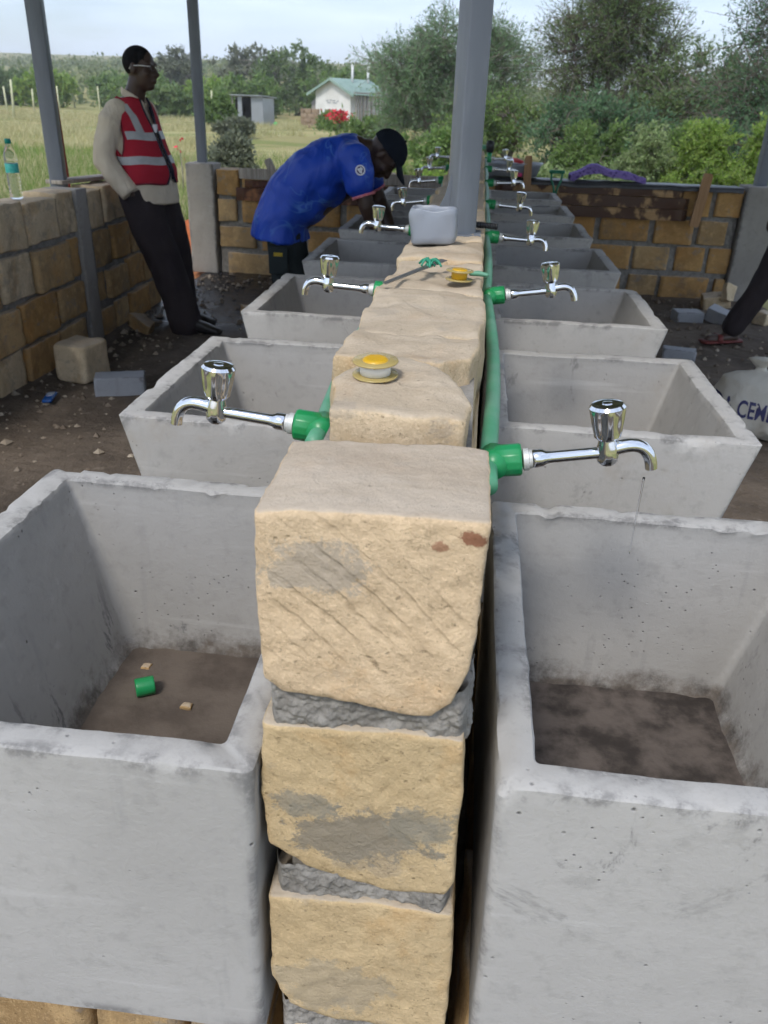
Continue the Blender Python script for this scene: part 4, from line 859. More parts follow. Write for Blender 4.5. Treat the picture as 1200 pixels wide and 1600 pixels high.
def hand(mb, wr, d, palm, sidev, curl=.6):
    """wr wrist, d finger direction, palm normal, sidev thumb side"""
    wr, d, palm, sidev = [np.array(x, float) / (1 if i == 0 else np.linalg.norm(x)) for i, x in enumerate((wr, d, palm, sidev))]
    mb.tube([wr, wr + d * .04, wr + d * .085], [(.026, .016), (.040, .015), (.040, .013)], 12, True, 0, sidev, True)
    for k, L in enumerate((.070, .080, .074, .058)):
        b = wr + d * .085 + sidev * (.030 - .020 * k); p1 = b + d * L * .42 + palm * L * .15 * curl; p2 = p1 + d * L * .3 + palm * L * .35 * curl; p3 = p2 + d * L * .15 + palm * L * .3 * curl
        mb.tube([b - d * .02, b, p1, p2, p3], [.0095, .0095, .0085, .0078, .0065], 8, dome=True)
    b = wr + d * .025 + sidev * .035; mb.tube([b - sidev * .015, b + sidev * .012 + d * .02, b + sidev * .022 + d * .05 + palm * .012, b + sidev * .020 + d * .072 + palm * .022], [.012, .0115, .010, .008], 8, dome=True)

# --- man in the red vest, leaning back against the end of the left wall, hands in his pockets
m1 = Fig('person', (-2.09, 5.33, 0), R(-12), 'man in red reflective vest and beige shirt leaning on the left wall'); f = m1
skin = MB()
Rh = f.fr((.02, 0, 1), (1, .05, -.02)); hc = f.w((.035, 0, 1.535)); head(f, skin, hc, Rh)
f.tube(skin, [(-.055, 0, 1.30), (-.02, 0, 1.40), (.01, 0, 1.47)], [.066, .060, .058])
f.tube(skin, [(0, 0, .86), (-.03, 0, 1.0), (-.07, 0, 1.2), (-.06, 0, 1.32)], [(.10, .14), (.10, .14), (.10, .16), (.07, .12)], 16, 'F')
for s in (-1, 1):
    sh, el, wr = (-.055, s * .175, 1.30), (-.125, s * .235, 1.045), (.015, s * .205, .865)
    f.tube(skin, [sh, el], [.048, .038]); f.tube(skin, [el, wr], [.038, .028])
    d_ = f.w((.05, s * .16, .74)) - f.w(wr); hand(skin, f.w(wr), d_, -f.L * s, f.F, .4)
    hp, kn, an = (0, s * .085, .84), (.12, s * .095, .45), (.24 + (.06 if s < 0 else -.09), s * .10 - .02, .09)
    f.tube(skin, [hp, kn], [.075, .052]); f.tube(skin, [kn, an], [.052, .036]); f.tube(skin, [an, (an[0] + .16, an[1], .035)], [.038, .03])
body = f.part(skin, 'body', 'skin', .007, 2)
hr = MB(); P_ = lambda a, b, d: hc + Rh @ np.array((a, b, d)); hr.ellip(P_(-.016, 0, .032), (.096, .0785, .0895), Rh, 24, 16); hm = remesh(hr, .006, 2)
bm = bmesh.new(); bm.from_mesh(hm)
def keep(co): q = Rh.T @ (np.array(co) - hc); return q[2] > (.045 if q[0] > .045 else .045 - (.045 - q[0]) * .95) - .004
bmesh.ops.delete(bm, geom=[v for v in bm.verts if not keep(v.co)], context='VERTS'); bm.to_mesh(hm); bm.free(); link('hair', shift(hm, f.o), 'hair', f.e)
gl = MB()
for q in (-1, 1):
    a = np.linspace(0, 2 * np.pi, 20); gl.tube([P_(.098, q * .033 + .022 * math.cos(x), .006 + .017 * math.sin(x)) for x in a], .0017, 6)
gl.tube([P_(.100, -.012, .01), P_(.103, 0, .013), P_(.100, .012, .01)], .0016, 6)
go = f.raw(gl, 'spectacles', 'glass_frame')
for q in (-1, 1): f.raw(MB().tube([P_(.096, q * .056, .012), P_(.05, q * .076, .014), P_(-.012, q * .082, .012), P_(-.03, q * .080, -.004)], .0026, 6), 'spectacle_arm', 'silver', go)
# trousers
tr = MB(); f.tube(tr, [(.0, 0, .93), (.0, 0, .86), (.005, 0, .78)], [(.125, .165), (.135, .18), (.115, .165)], 20, 'F')
for s in (-1, 1):
    dx = .06 if s < 0 else -.09
    f.tube(tr, [(.0, s * .085, .84), (.06, s * .095, .64), (.125 + dx * .3, s * .10, .45), (.195 + dx * .8, s * .10 - .015, .22), (.225 + dx, s * .10 - .02, .06)], [.128, .118, .108, .104, .106], 16)
wrinkle(f.part(tr, 'trousers', 'trousers_dark', .011, 3), .012, 8, seed=3)
for s in (-1, 1):
    dx = .06 if s < 0 else -.09; sho = MB(); y = s * .10 - .02
    f.tube(sho, [(.20 + dx, y, .055), (.28 + dx, y, .055), (.38 + dx, y - .005, .045), (.46 + dx, y - .01, .035)], [(.046, .055), (.044, .05), (.048, .038), (.036, .026)], 14, 'L')
    f.part(sho, 'shoe', 'shoe', .008, 2)
# shirt with sleeves and hem
sh_ = MB()
TOR = [((.02, 0, .785), (.172, .205)), ((.018, 0, .88), (.160, .197)), ((.0, 0, .98), (.155, .185)), ((-.035, 0, 1.10), (.145, .185)), ((-.06, 0, 1.22), (.130, .195)), ((-.06, 0, 1.30), (.100, .175)), ((-.045, 0, 1.365), (.068, .085))]
sh_.tube(f.W([p for p, r in TOR]), [r for p, r in TOR], 24, True, 0, f.F, False)
for s in (-1, 1):
    f.tube(sh_, [(-.055, s * .155, 1.305), (-.075, s * .205, 1.25), (-.115, s * .235, 1.10), (-.125, s * .24, 1.03)], [.064, .066, .062, .060]); sh_.tube(f.W([(-.125, s * .24, 1.06), (-.06, s * .228, .95), (.02, s * .21, .85)]), [.062, .062, .056], 14, True, 0, None, False)
shirt = wrinkle(f.part(sh_, 'shirt', 'shirt_beige', .010, 2), .010, 9, seed=2)
cl = MB()
for s in (-1, 1): cl.tube(f.W([(-.10, s * .02, 1.415), (-.06, s * .066, 1.405), (.0, s * .062, 1.375), (.035, s * .02, 1.335)]), [(.024, .007)] * 4, 10, True, 0, (0, 0, 1), True)
f.part(cl, 'collar', 'shirt_beige', .006, 1, shirt)
# reflective vest
t = NT('vest_red', rand=False); zc = t.sep(t.map((1, 1, 1), (0, R(-6), 0)))
MAT['vest'] = t.done(t.mix((.36, .016, .03), (.43, .026, .045), t.noise(4, 3)), .85, t.bump(t.noise(8, 3), .4, .03), spec=.15)
MAT['reflect'] = m_plain('reflective_tape', (.36, .36, .35), (.44, .44, .43), 30, .45, .5)
MAT['vest_edge'] = m_plain('vest_binding', (.16, .008, .02), (.2, .01, .02), 9, .85)
VT = [((.020, 0, .905), (.162, .200)), ((.012, 0, .98), (.172, .202)), ((-.03, 0, 1.10), (.162, .197)), ((-.055, 0, 1.20), (.148, .200)), ((-.062, 0, 1.28), (.128, .200)), ((-.055, 0, 1.335), (.104, .165)), ((-.045, 0, 1.385), (.070, .090))]
vz = np.array([p[2] for p, r in VT])
def vsec(z): return [np.interp(z, vz, [g(p, r) for p, r in VT]) for g in (lambda p, r: p[0], lambda p, r: r[0], lambda p, r: r[1])]
def vpt(z, a, d=0):      # a = angle from the front towards the left, d = proud
    cx, rx, ry = vsec(z); return f.w((cx + (rx + d) * math.cos(a), (ry + d) * math.sin(a), z + .004 * math.sin(5 * a)))
def vpatch(mb, zs, a0f, a1f, d, na=40):
    rows = []
    for z in zs:
        a0, a1 = a0f(z), a1f(z); rows.append([vpt(z, a, d) for a in np.linspace(a0, a1, na)])
    V = [p for r in rows for p in r]; k = len(zs); ins = [p - 0 for p in V]
    F_ = [(j * na + i, j * na + i + 1, (j + 1) * na + i + 1, (j + 1) * na + i) for j in range(k - 1) for i in range(na - 1)]
    mb.add(V, F_); return mb
arm = lambda z: np.interp(z, [.9, 1.06, 1.10, 1.16, 1.24, 1.30, 1.335, 1.375], [0, 0, .16, .30, .36, .30, .10, 0])     # half opening of the armhole
zs = np.linspace(.905, 1.375, 40); ve = MB(); H_ = math.pi / 2
vpatch(ve, zs, lambda z: .10 + max(0, z - 1.22) * 1.5 + max(0, .95 - z) * 3, lambda z: H_ - arm(z), 0); vpatch(ve, zs, lambda z: -H_ + arm(z), lambda z: -.10 - max(0, z - 1.22) * 1.5 - max(0, .95 - z) * 3, 0)
vpatch(ve, zs, lambda z: H_ + arm(z), lambda z: 1.5 * math.pi - arm(z), 0, 60)
vest = f.raw(ve, 'vest', 'vest'); sm = vest.modifiers.new('thickness', 'SOLIDIFY'); sm.thickness = .006; sm.offset = 1
def tape(z0, z1, a0, a1): f.raw(vpatch(MB(), np.linspace(z0, z1, 4), lambda z: a0, lambda z: a1, .0085), 'reflective_band', 'reflect', vest)
for z0, z1 in ((1.150, 1.195), (1.015, 1.06)):
    if z0 > 1.1:
        tape(z0, z1, .12, H_ - .4); tape(z0, z1, -H_ + .4, -.12); tape(z0, z1, H_ + .4, 1.5 * math.pi - .4)
    else: tape(z0, z1, .12, 2 * math.pi - .12)
for s in (-1, 1):
    f.raw(vpatch(MB(), np.linspace(1.19, 1.365, 14), lambda z: s * (np.interp(z, [1.19, 1.28, 1.365], [.62, .72, 1.25]) - .14), lambda z: s * (np.interp(z, [1.19, 1.28, 1.365], [.62, .72, 1.25]) + .14), .0085, 8), 'reflective_band', 'reflect', vest)
    f.raw(MB().tube([vpt(z, s * (.10 + max(0, z - 1.22) * 1.5 + max(0, .95 - z) * 3), .006) for z in zs], .0065, 6), 'edging', 'cord', vest)
    f.raw(MB().tube([vpt(z, s * (H_ - arm(z)), .005) for z in np.linspace(1.06, 1.37, 24)], .006, 6), 'edging', 'vest_edge', vest)
f.raw(MB().tube([vpt(.907, a, .004) for a in np.linspace(.25, 2 * math.pi - .25, 60)], .006, 6), 'edging', 'vest_edge', vest)
f.raw(MB().tube([f.w((.05, .03, 1.33)), vpt(1.25, .05, .012), vpt(1.12, .0, .016), vpt(1.0, -.02, .018), vpt(.93, -.05, .018)], .005, 6), 'lanyard', 'cord')
f.raw(MB().box(tuple(vpt(1.205, -.02, .016) - .016), tuple(vpt(1.205, -.02, .016) + np.array((.004, .016, .032)))), 'badge_card', 'badge_white', None, False)

# --- man in the blue football shirt, bent over the sinks
m2 = Fig('person', (-1.06, 4.70, 0), R(4), 'man in shiny blue football shirt and dark cap bending over the left sinks'); f = m2
skin = MB(); top = (.80, -.06, .42); face = (.30, -.05, -1)
Rh = f.fr(top, face); hc = f.w((.545, -.02, 1.150)); head(f, skin, hc, Rh)
f.tube(skin, [(.40, 0, 1.155), (.46, 0, 1.165), (.52, -.01, 1.155)], [.068, .062, .060])
f.tube(skin, [(.02, 0, .84), (.18, 0, .98), (.34, 0, 1.10), (.42, 0, 1.15)], [(.11, .14), (.12, .15), (.11, .16), (.07, .10)], 16, (0))
ARM = {-1: [(.395, -.175, 1.135), (.47, -.20, .905), (.545, -.115, .735)], 1: [(.40, .18, 1.13), (.52, .20, .90), (.60, .10, .735)]}
for s in (-1, 1):
    sh, el, wr = ARM[s]; f.tube(skin, [sh, tuple((np.array(sh) + np.array(el)) / 2), el], [.056, .050, .043]); f.tube(skin, [el, tuple(np.array(el) * .65 + np.array(wr) * .35), wr], [.043, .043, .029])
    d_ = f.w((wr[0] + .05, wr[1] + .02, wr[2] - .08)) - f.w(wr); hand(skin, f.w(wr), d_, f.L * -s, f.F, .8)
    f.tube(skin, [(0, s * .09, .83), (.04, s * .10, .45), (-.03, s * .11, .08)], [.085, .058, .042]); f.tube(skin, [(-.03, s * .11, .06), (.13, s * .12, .035)], [.04, .035])
f.part(skin, 'body', 'skin', .007, 2)
cap = MB(); P_ = lambda a, b, d: hc + Rh @ np.array((a, b, d))
cap.ellip(P_(-.008, 0, .034), (.110, .089, .100), Rh, 24, 16); cm = remesh(cap, .006, 2); bm = bmesh.new(); bm.from_mesh(cm)
def keep2(co): q = Rh.T @ (np.array(co) - hc); return q[2] > .028 + q[0] * .22
bmesh.ops.delete(bm, geom=[v for v in bm.verts if not keep2(v.co)], context='VERTS'); bm.to_mesh(cm); bm.free(); capo = link('cap', shift(cm, f.o), 'navy', f.e)
rows = []
for u in np.linspace(0, 1, 9): rows.append([P_(.070 + .115 * u * math.cos(b * .95) ** .6 + .03 * (math.cos(b) - 1), .086 * math.sin(b) * (1 - .1 * u), .052 - .030 * u + .015 * math.cos(b)) for b in np.linspace(-1.15, 1.15, 21)])
V = [p for r in rows for p in r]; vo = f.raw(MB().add(V, [(j * 21 + i, j * 21 + i + 1, (j + 1) * 21 + i + 1, (j + 1) * 21 + i) for j in range(8) for i in range(20)]), 'visor', 'navy', capo)
q = vo.modifiers.new('thickness', 'SOLIDIFY'); q.thickness = .005; q.offset = 0
cap_b = MB().ellip(P_(-.008, 0, .136), (.007, .007, .005), Rh, 10, 6); f.raw(cap_b, 'button', 'navy', capo)
# shirt: blue with thin pale swirls
t = NT('football_shirt', rand=False); d1 = t.noise(4.2, 2, .5, t.map((1, 1, 1)), 1.4); ln = t.math('ABSOLUTE', t.math('SUBTRACT', d1, .5)); ln = t.ramp(ln, .003, .026, True); ln = t.math('MULTIPLY', ln, t.ramp(t.noise(2.6, 2, .5, t.map((1, 1, 1), loc=(4, 2, 7))), .40, .52))
MAT['shirt_blue'] = t.done(t.mix(t.mix((.008, .045, .36), (.014, .072, .48), t.noise(4, 3)), (.12, .30, .62), t.math('MULTIPLY', ln, .45)), .48, t.bump(t.noise(5, 3, .5, t.map((1, 1, .6)), 1.5), .5, .04), spec=.35)
sh_ = MB()
TOR = [((-.02, 0, .700), (.165, .215)), ((-.012, 0, .80), (.150, .205)), ((.05, 0, .925), (.148, .20)), ((.16, 0, 1.03), (.148, .205)), ((.28, 0, 1.10), (.138, .21)), ((.375, 0, 1.145), (.110, .185)), ((.425, 0, 1.165), (.082, .10))]
sh_.tube(f.W([p for p, r in TOR]), [(r[0], r[1]) for p, r in TOR], 26, True, 0, tuple(np.cross(f.L, (0, 0, 1)) * -1), False)
sh_.ellip(f.w((.11, 0, .90)), (.14, .185, .13)); sh_.ellip(f.w((.22, 0, .985)), (.14, .185, .12)); sh_.ellip(f.w((.31, 0, 1.06)), (.11, .17, .11))
SLV = {}
for s in (-1, 1):
    sh, el, wr = [np.array(x) for x in ARM[s]]; a = sh + (el - sh) * .02; b = sh + (el - sh) * .52; SLV[s] = (a, b, el)
    f.tube(sh_, [(.36, s * .12, 1.13), tuple(a), tuple(a + (b - a) * .5), tuple(b)], [.09, .090, .084, .080], 18)
bs = wrinkle(f.part(sh_, 'shirt', 'shirt_blue', .010, 4), .013, 6, sz=.8, seed=5)
for s in (-1, 1):
    a, b, el = SLV[s]; d_ = (b - a) / np.linalg.norm(b - a); f.raw(MB().tube(f.W([tuple(b + d_ * .055), tuple(b + d_ * .068)]), [.066, .064], 24, dome=False), 'sleeve_cuff', 'cuff', bs)
# round badge on the near sleeve
a, b, el = SLV[-1]; mid = f.w(tuple(a + (b - a) * .45)); nrm = np.array((.35, -1, .1)); nrm /= np.linalg.norm(nrm); bvh = BVHTree.FromPolygons([v.co + Vector(f.o) for v in bs.data.vertices], [p.vertices[:] for p in bs.data.polygons])
def onshirt(p): h = bvh.ray_cast(Vector(p + nrm * .4), Vector(-nrm)); return np.array(h[0]) if h[0] else p
e1 = np.cross(nrm, (0, 0, 1)); e1 /= np.linalg.norm(e1); e2 = np.cross(e1, nrm); e2 = -e2 if e2[2] < 0 else e2
def bdisc(r0, r1, d, ax=1, n=26, wob=0):
    V = []
    for r in (r0, (r0 + r1) / 2, r1):
        for k in range(n): an = 2 * math.pi * k / n; rr = r * (1 + wob * math.sin(3 * an + 1) + wob * .6 * math.sin(5 * an)); V.append(onshirt(mid + e1 * rr * math.cos(an) * ax + e2 * rr * math.sin(an)) + nrm * d)
    return MB().add(V, [(j * n + i, j * n + (i + 1) % n, (j + 1) * n + (i + 1) % n, (j + 1) * n + i) for j in range(2) for i in range(n)])
f.raw(bdisc(.019, .026, .004), 'badge_ring', 'badge_white', bs); f.raw(bdisc(.001, .0145, .004, .85, 26, .22), 'badge_motif', 'badge_white', bs)
f.raw(bdisc(.001, .019, .003), 'badge_field', 'badge_dark', bs)
tr = MB(); f.tube(tr, [(-.01, 0, .90), (-.01, 0, .80), (0, 0, .74)], [(.10, .14), (.12, .165), (.12, .16)], 20, 'F')
for s in (-1, 1): f.tube(tr, [(0, s * .08, .76), (.025, s * .092, .60), (.035, s * .10, .44), (.01, s * .105, .33)], [.098, .098, .098, .098], 16)
to_ = wrinkle(f.part(tr, 'cargo_shorts', 'trousers_green', .011, 3), .010, 8, seed=6)
f.raw(MB().cbox(tuple(f.w((-.06, -.222, .54))), tuple(f.w((.05, -.20, .68))), .006), 'cargo_pocket', 'trousers_green', to_)
f.raw(MB().cbox(tuple(f.w((-.03, -.226, .635))), tuple(f.w((.02, -.221, .655))), .001), 'pocket_print', 'print_yellow', to_)
for s in (-1, 1):
    sho = MB(); f.tube(sho, [(-.07, s * .115, .045), (.02, s * .118, .05), (.12, s * .12, .04), (.18, s * .122, .03)], [(.045, .05), (.048, .05), (.05, .036), (.038, .026)], 14, 'L'); f.part(sho, 'shoe', 'shoe', .009, 2)

# --- person at the right edge of the picture: only a leg and a bit of shirt show
m3 = Fig('person', (2.11, 5.72, 0), R(200), 'person in dark trousers and blue shirt at the right edge, one leg forward'); f = m3
skin = MB(); Rh = f.fr((0.05, 0, 1), (1, .1, -.1)); hc = f.w((.06, 0, 1.56)); head(f, skin, hc, Rh); f.tube(skin, [(0, 0, 1.34), (.02, 0, 1.42), (.035, 0, 1.49)], [.066, .06, .058])
f.tube(skin, [(0, 0, .9), (-.01, 0, 1.1), (0, 0, 1.3)], [(.10, .14), (.10, .15), (.08, .13)], 16, 'F')
for s in (-1, 1):
    sh, el, wr = (0, s * .18, 1.33), (-.03, s * .245, 1.06), (.05, s * .245, .82); f.tube(skin, [sh, el], [.05, .04]); f.tube(skin, [el, wr], [.04, .028]); hand(skin, f.w(wr), (0, 0, -1), -f.L * s, f.F, .5)
    kn, an = ((.10, s * .10, .47), (.30, s * .11, .09)) if s < 0 else ((.0, s * .09, .46), (-.12, s * .10, .09))
    f.tube(skin, [(0, s * .09, .86), kn], [.08, .055]); f.tube(skin, [kn, an], [.055, .038]); f.tube(skin, [(an[0] - .03, an[1], .045), (an[0] + .16, an[1], .035)], [.038, .032])
    so = MB(); so.tube(f.W([(an[0] - .08, an[1], .022), (an[0] + .05, an[1], .022), (an[0] + .20, an[1], .022)]), [(.045, .014), (.05, .014), (.052, .014)], 16, True, 0, tuple(f.L), True); so_ = f.raw(so, 'sandal', 'sandal')
    f.raw(MB().tube(f.W([(an[0] + .10, an[1] - .05, .025), (an[0] + .09, an[1] - .03, .065), (an[0] + .09, an[1] + .03, .065), (an[0] + .10, an[1] + .05, .025)]), [(.006, .018)] * 4, 10, True, 0, (0, 0, 1)), 'strap', 'sandal', so_)
f.part(skin, 'body', 'skin', .009, 2)
hr = MB(); hr.ellip(hc + Rh @ np.array((-.018, 0, .04)), (.098, .081, .088), Rh, 20, 12); f.part(hr, 'hair', 'hair', .010, 1)
tr = MB(); f.tube(tr, [(0, 0, .96), (0, 0, .86), (0, 0, .78)], [(.125, .165), (.135, .18), (.115, .16)], 18, 'F')
for s in (-1, 1):
    kn, an = ((.10, s * .10, .47), (.29, s * .11, .12)) if s < 0 else ((.0, s * .09, .46), (-.12, s * .10, .10))
    f.tube(tr, [(0, s * .09, .84), kn, an], [.108, .085, .070], 16)
wrinkle(f.part(tr, 'trousers', 'trousers_dark', .012, 3), .012, 8, seed=7)
sh_ = MB(); f.tube(sh_, [(0, 0, .86), (0, 0, 1.0), (-.01, 0, 1.2), (0, 0, 1.33), (0, 0, 1.40)], [(.15, .19), (.145, .18), (.13, .195), (.10, .17), (.065, .08)], 20, 'F')
for s in (-1, 1): f.tube(sh_, [(0, s * .15, 1.33), (-.012, s * .21, 1.22), (-.02, s * .225, 1.14)], [.065, .07, .068])
f.part(sh_, 'shirt', 'blue_plain', .011, 2)

# ================================================================== BACKGROUND BUILDINGS
MAT['whitewash'] = m_plain('whitewash', (.78, .77, .75), (.68, .67, .64), 1.2, .9, .1, .2, 12)
MAT['green_sheet'] = m_plain('green_roof_sheet', (.22, .32, .27), (.28, .38, .33), 2, .5, .4, .0)
t = NT('corrugated_zinc', rand=False); w = t.wave(9, 0, t.map((1, 1, 0)), 'BANDS', 0); MAT['zinc'] = t.done(t.mix((.34, .36, .38), (.44, .46, .49), t.noise(2, 4)), .45, t.bump(w.outputs['Fac'], .5, .03), .4)
MAT['shade_in'] = m_plain('interior_shade_colour', (.03, .028, .025), (.05, .045, .04), 2, .9)  # near-black colour stands in for the shade inside the shed
MAT['earth_brick'] = m_plain('earth_brick', (.36, .27, .19), (.27, .20, .14), 3, .95, .1, .5, 10)
def house():
    hz = float(hgt(-10.2, 65)); root = empty('small_house', (-9.7, 65.2, hz - .25), 'small white house with green metal roof and two vent pipes beyond the grass', 'house', rz=R(-31))
    W, L, e, r = 1.62, 1.9, 2.25, 3.0      # half width along x (gable faces -y), half length along y
    mb = MB(); mb.add([(-W, -L, 0), (W, -L, 0), (W, -L, e), (0, -L, r), (-W, -L, e), (-W, L, 0), (W, L, 0), (W, L, e), (0, L, r), (-W, L, e)],
                      [(0, 1, 2, 3, 4), (6, 5, 9, 8, 7), (5, 0, 4, 9), (1, 6, 7, 2)]); build(mb, 'wall', 'whitewash', root, False)
    for s in (-1, 1):
        mb = MB(); n = 40; ys = np.linspace(-L - .35, L + .35, n); zz = .02 * np.sin(np.arange(n) * 2.1)
        A = np.column_stack([np.zeros(n), ys, r + .06 + zz]); B = np.column_stack([np.full(n, s * (W + .55)), ys, e - .2 + zz]); B[:, 2] = r + .06 + zz - (r - e) / W * (W + .55)
        up_ = np.concatenate([A, B]); dn = up_ - np.array((0, 0, .05)); mb.add(np.concatenate([up_, dn]), [(i, i + 1, n + i + 1, n + i) for i in range(n - 1)] + [(2 * n + i, 3 * n + i, 3 * n + i + 1, 2 * n + i + 1) for i in range(n - 1)] + [(n + i, n + i + 1, 3 * n + i + 1, 3 * n + i) for i in range(n - 1)] + [(0, n, 3 * n, 2 * n), (n - 1, 3 * n - 1, 4 * n - 1, 2 * n - 1)])
        build(mb, 'roof_slope', 'green_sheet', root, True)
        mb = MB(); mb.add([(0, -L - .38, r + .05), (s * (W + .55), -L - .38, r + .05 - (r - e) / W * (W + .55)), (s * (W + .55), -L - .38, r - .12 - (r - e) / W * (W + .55)), (0, -L - .38, r - .12), (0, -L - .34, r + .05), (s * (W + .55), -L - .34, r + .05 - (r - e) / W * (W + .55)), (s * (W + .55), -L - .34, r - .12 - (r - e) / W * (W + .55)), (0, -L - .34, r - .12)], [(0, 1, 2, 3), (4, 7, 6, 5), (0, 4, 5, 1), (3, 2, 6, 7), (1, 5, 6, 2)])
        build(mb, 'barge_board', 'green_sheet', root, False)
    for y in (-.3, 1.5): build(MB().tube([(.45, y, 2.6), (.45, y, 3.95)], .09, 10), 'vent_pipe', 'white_p', root)
    for k in range(9): y = -L + .2 + k * .44; build(MB().tube([(W + .35 + .04 * math.sin(k * 3), y, 0), (W + .33, y + .05 * math.cos(k * 5), 2.15)], .075 + .02 * math.sin(k * 7), 7), 'pole', 'grey_wood', root)
    build(MB().box((W + .25, -L - .05, 2.1), (W + .45, L, 2.2)), 'rail', 'grey_wood', root, False)
    for k in range(3): build(MB().tube([(-W - .3 - .12 * k, -L + .3, 0), (-W - .32 - .12 * k, -L + .3, 1.7 - .1 * k)], .08, 7), 'pole', 'grey_wood', root)
    g = MB()
    for i, (x, z, w_) in enumerate(((-.5, 1.62, .22), (-.2, 1.66, .16), (.1, 1.63, .25), (.45, 1.6, .16), (-.35, 1.50, .3), (.2, 1.49, .35))): g.box((x - w_ / 2, -L - .012, z - .04), (x + w_ / 2, -L - .004, z + .03))
    build(g, 'faded_lettering', 'zinc', root, False)
house()
sz = float(hgt(-13.3, 51.4)); root = empty('metal_shed', (-13.3, 51.4, sz), 'small corrugated metal shed with a dark open doorway', 'shed', rz=R(-14))
build(MB().box((-.62, -.7, 0), (-.35, -.66, 1.5)), 'front_panel', 'zinc', root, False); build(MB().box((.25, -.7, 0), (1.0, -.66, 1.5)), 'front_panel', 'zinc', root, False)
build(MB().box((.96, -.66, 0), (1.0, .7, 1.45)), 'side_panel', 'zinc', root, False); build(MB().box((-1.0, -.3, 0), (-.96, .7, 1.45)), 'side_panel', 'shade_in', root, False); build(MB().box((-1.0, .66, 0), (1.0, .7, 1.45)), 'back_panel', 'shade_in', root, False)
build(MB().add([(-1.15, -.95, 1.53), (1.1, -.95, 1.53), (1.1, .85, 1.45), (-1.15, .85, 1.45), (-1.15, -.95, 1.58), (1.1, -.95, 1.58), (1.1, .85, 1.50), (-1.15, .85, 1.5)], [(0, 3, 2, 1), (4, 5, 6, 7), (0, 1, 5, 4), (1, 2, 6, 5), (2, 3, 7, 6), (3, 0, 4, 7)]), 'roof', 'zinc', root, False)
build(MB().tube([(-.98, -.66, 0), (-.98, -.66, 1.5)], .05, 6), 'corner_pole', 'grey_wood', root)
for (x0, x1, y, h, lb) in ((-10.85, -8.7, 53.0, 1.05, 'broken earth brick wall left of the white house'), (-5.9, -3.3, 53.5, 1.1, 'low earth brick wall right of the white house')):
    z = float(hgt(x0, y)); root = empty('ruined_wall', (x0, y, z), lb, 'wall', 'ruined walls by the house')
    for r_ in range(4):
        x = 0 if r_ % 2 == 0 else -.2
        while x < x1 - x0:
            a, b = max(0, x), min(x1 - x0, x + .42)
            if b - a > .1 and not (r_ == 3 and random.random() < .35): build(stone(MB(), rect(a, b, 0, .3), r_ * h / 4, (r_ + 1) * h / 4 - .02, bev=.02, n=12, nzs=2, caps=1, amp=.02, freq=4, seed=x + r_), 'brick', 'earth_brick', root)
            x += .44
    build(MB().box((.02, .03, 0), (x1 - x0 - .02, .27, h * .74)), 'mortar', 'earth_brick', root, False)
o = build(MB().ellip((0, 0, .13), (.13, .13, .13)), 'green_ball', 'fitting', loc=(-11.9, 51.0, float(hgt(-11.9, 51)))); MAT['lime_green'] = m_plain('lime_green', (.05, .5, .12), (.06, .55, .15), 5, .5); o.data.materials[0] = MAT['lime_green']; tag(o, 'bright green ball on the ground beside the metal shed', 'ball')
# fence posts
MAT['fence'] = m_plain('pale_post', (.62, .62, .40), (.52, .52, .34), 4, .85)
FP = [(-26.8, 49.2, 1.95, 'tall pale fence post nearest the left edge, in front of the others'), (-34.5, 62.5, 1.6, 'pale fence post at the very left edge of the field'), (-35.3, 68, 1.55, 'short pale fence post just left of the left steel post'), (-38.4, 76, 1.65, 'pale fence post just right of the left steel post, shorter one'),
      (-33.5, 68.6, 1.75, 'pale fence post right of the left steel post, taller one'), (-42, 88, 1.6, 'thin pale fence post midway to the man in the vest'), (-38, 81, 1.8, 'pale fence post right of the midway thin one'), (-31.4, 71.5, 1.8, 'pale fence post just left of the shoulder of the vest man'),
      (-21.5, 64, 1.5, 'pale fence post just right of the second steel post'), (-21.1, 68.9, 1.9, 'pale fence post left of the bush by the shed'), (-21.6, 73.5, 1.6, 'farther pale fence post next to the one left of the shed bush'), (-24.5, 66, 1.5, 'pale fence post left of the second steel post')]
for x, y, h, lb in FP:
    z = float(hgt(x, y)); mb = MB().tube([(0, 0, -.2), (.02, 0, h * .5), (.03, 0, h)], [.07, .062, .055], 7); o = build(mb, 'fence_post', 'fence', loc=(x, y, z)); o.rotation_euler = (0, R(random.uniform(-3, 3)), 0); tag(o, lb, 'fence post', 'pale fence posts')

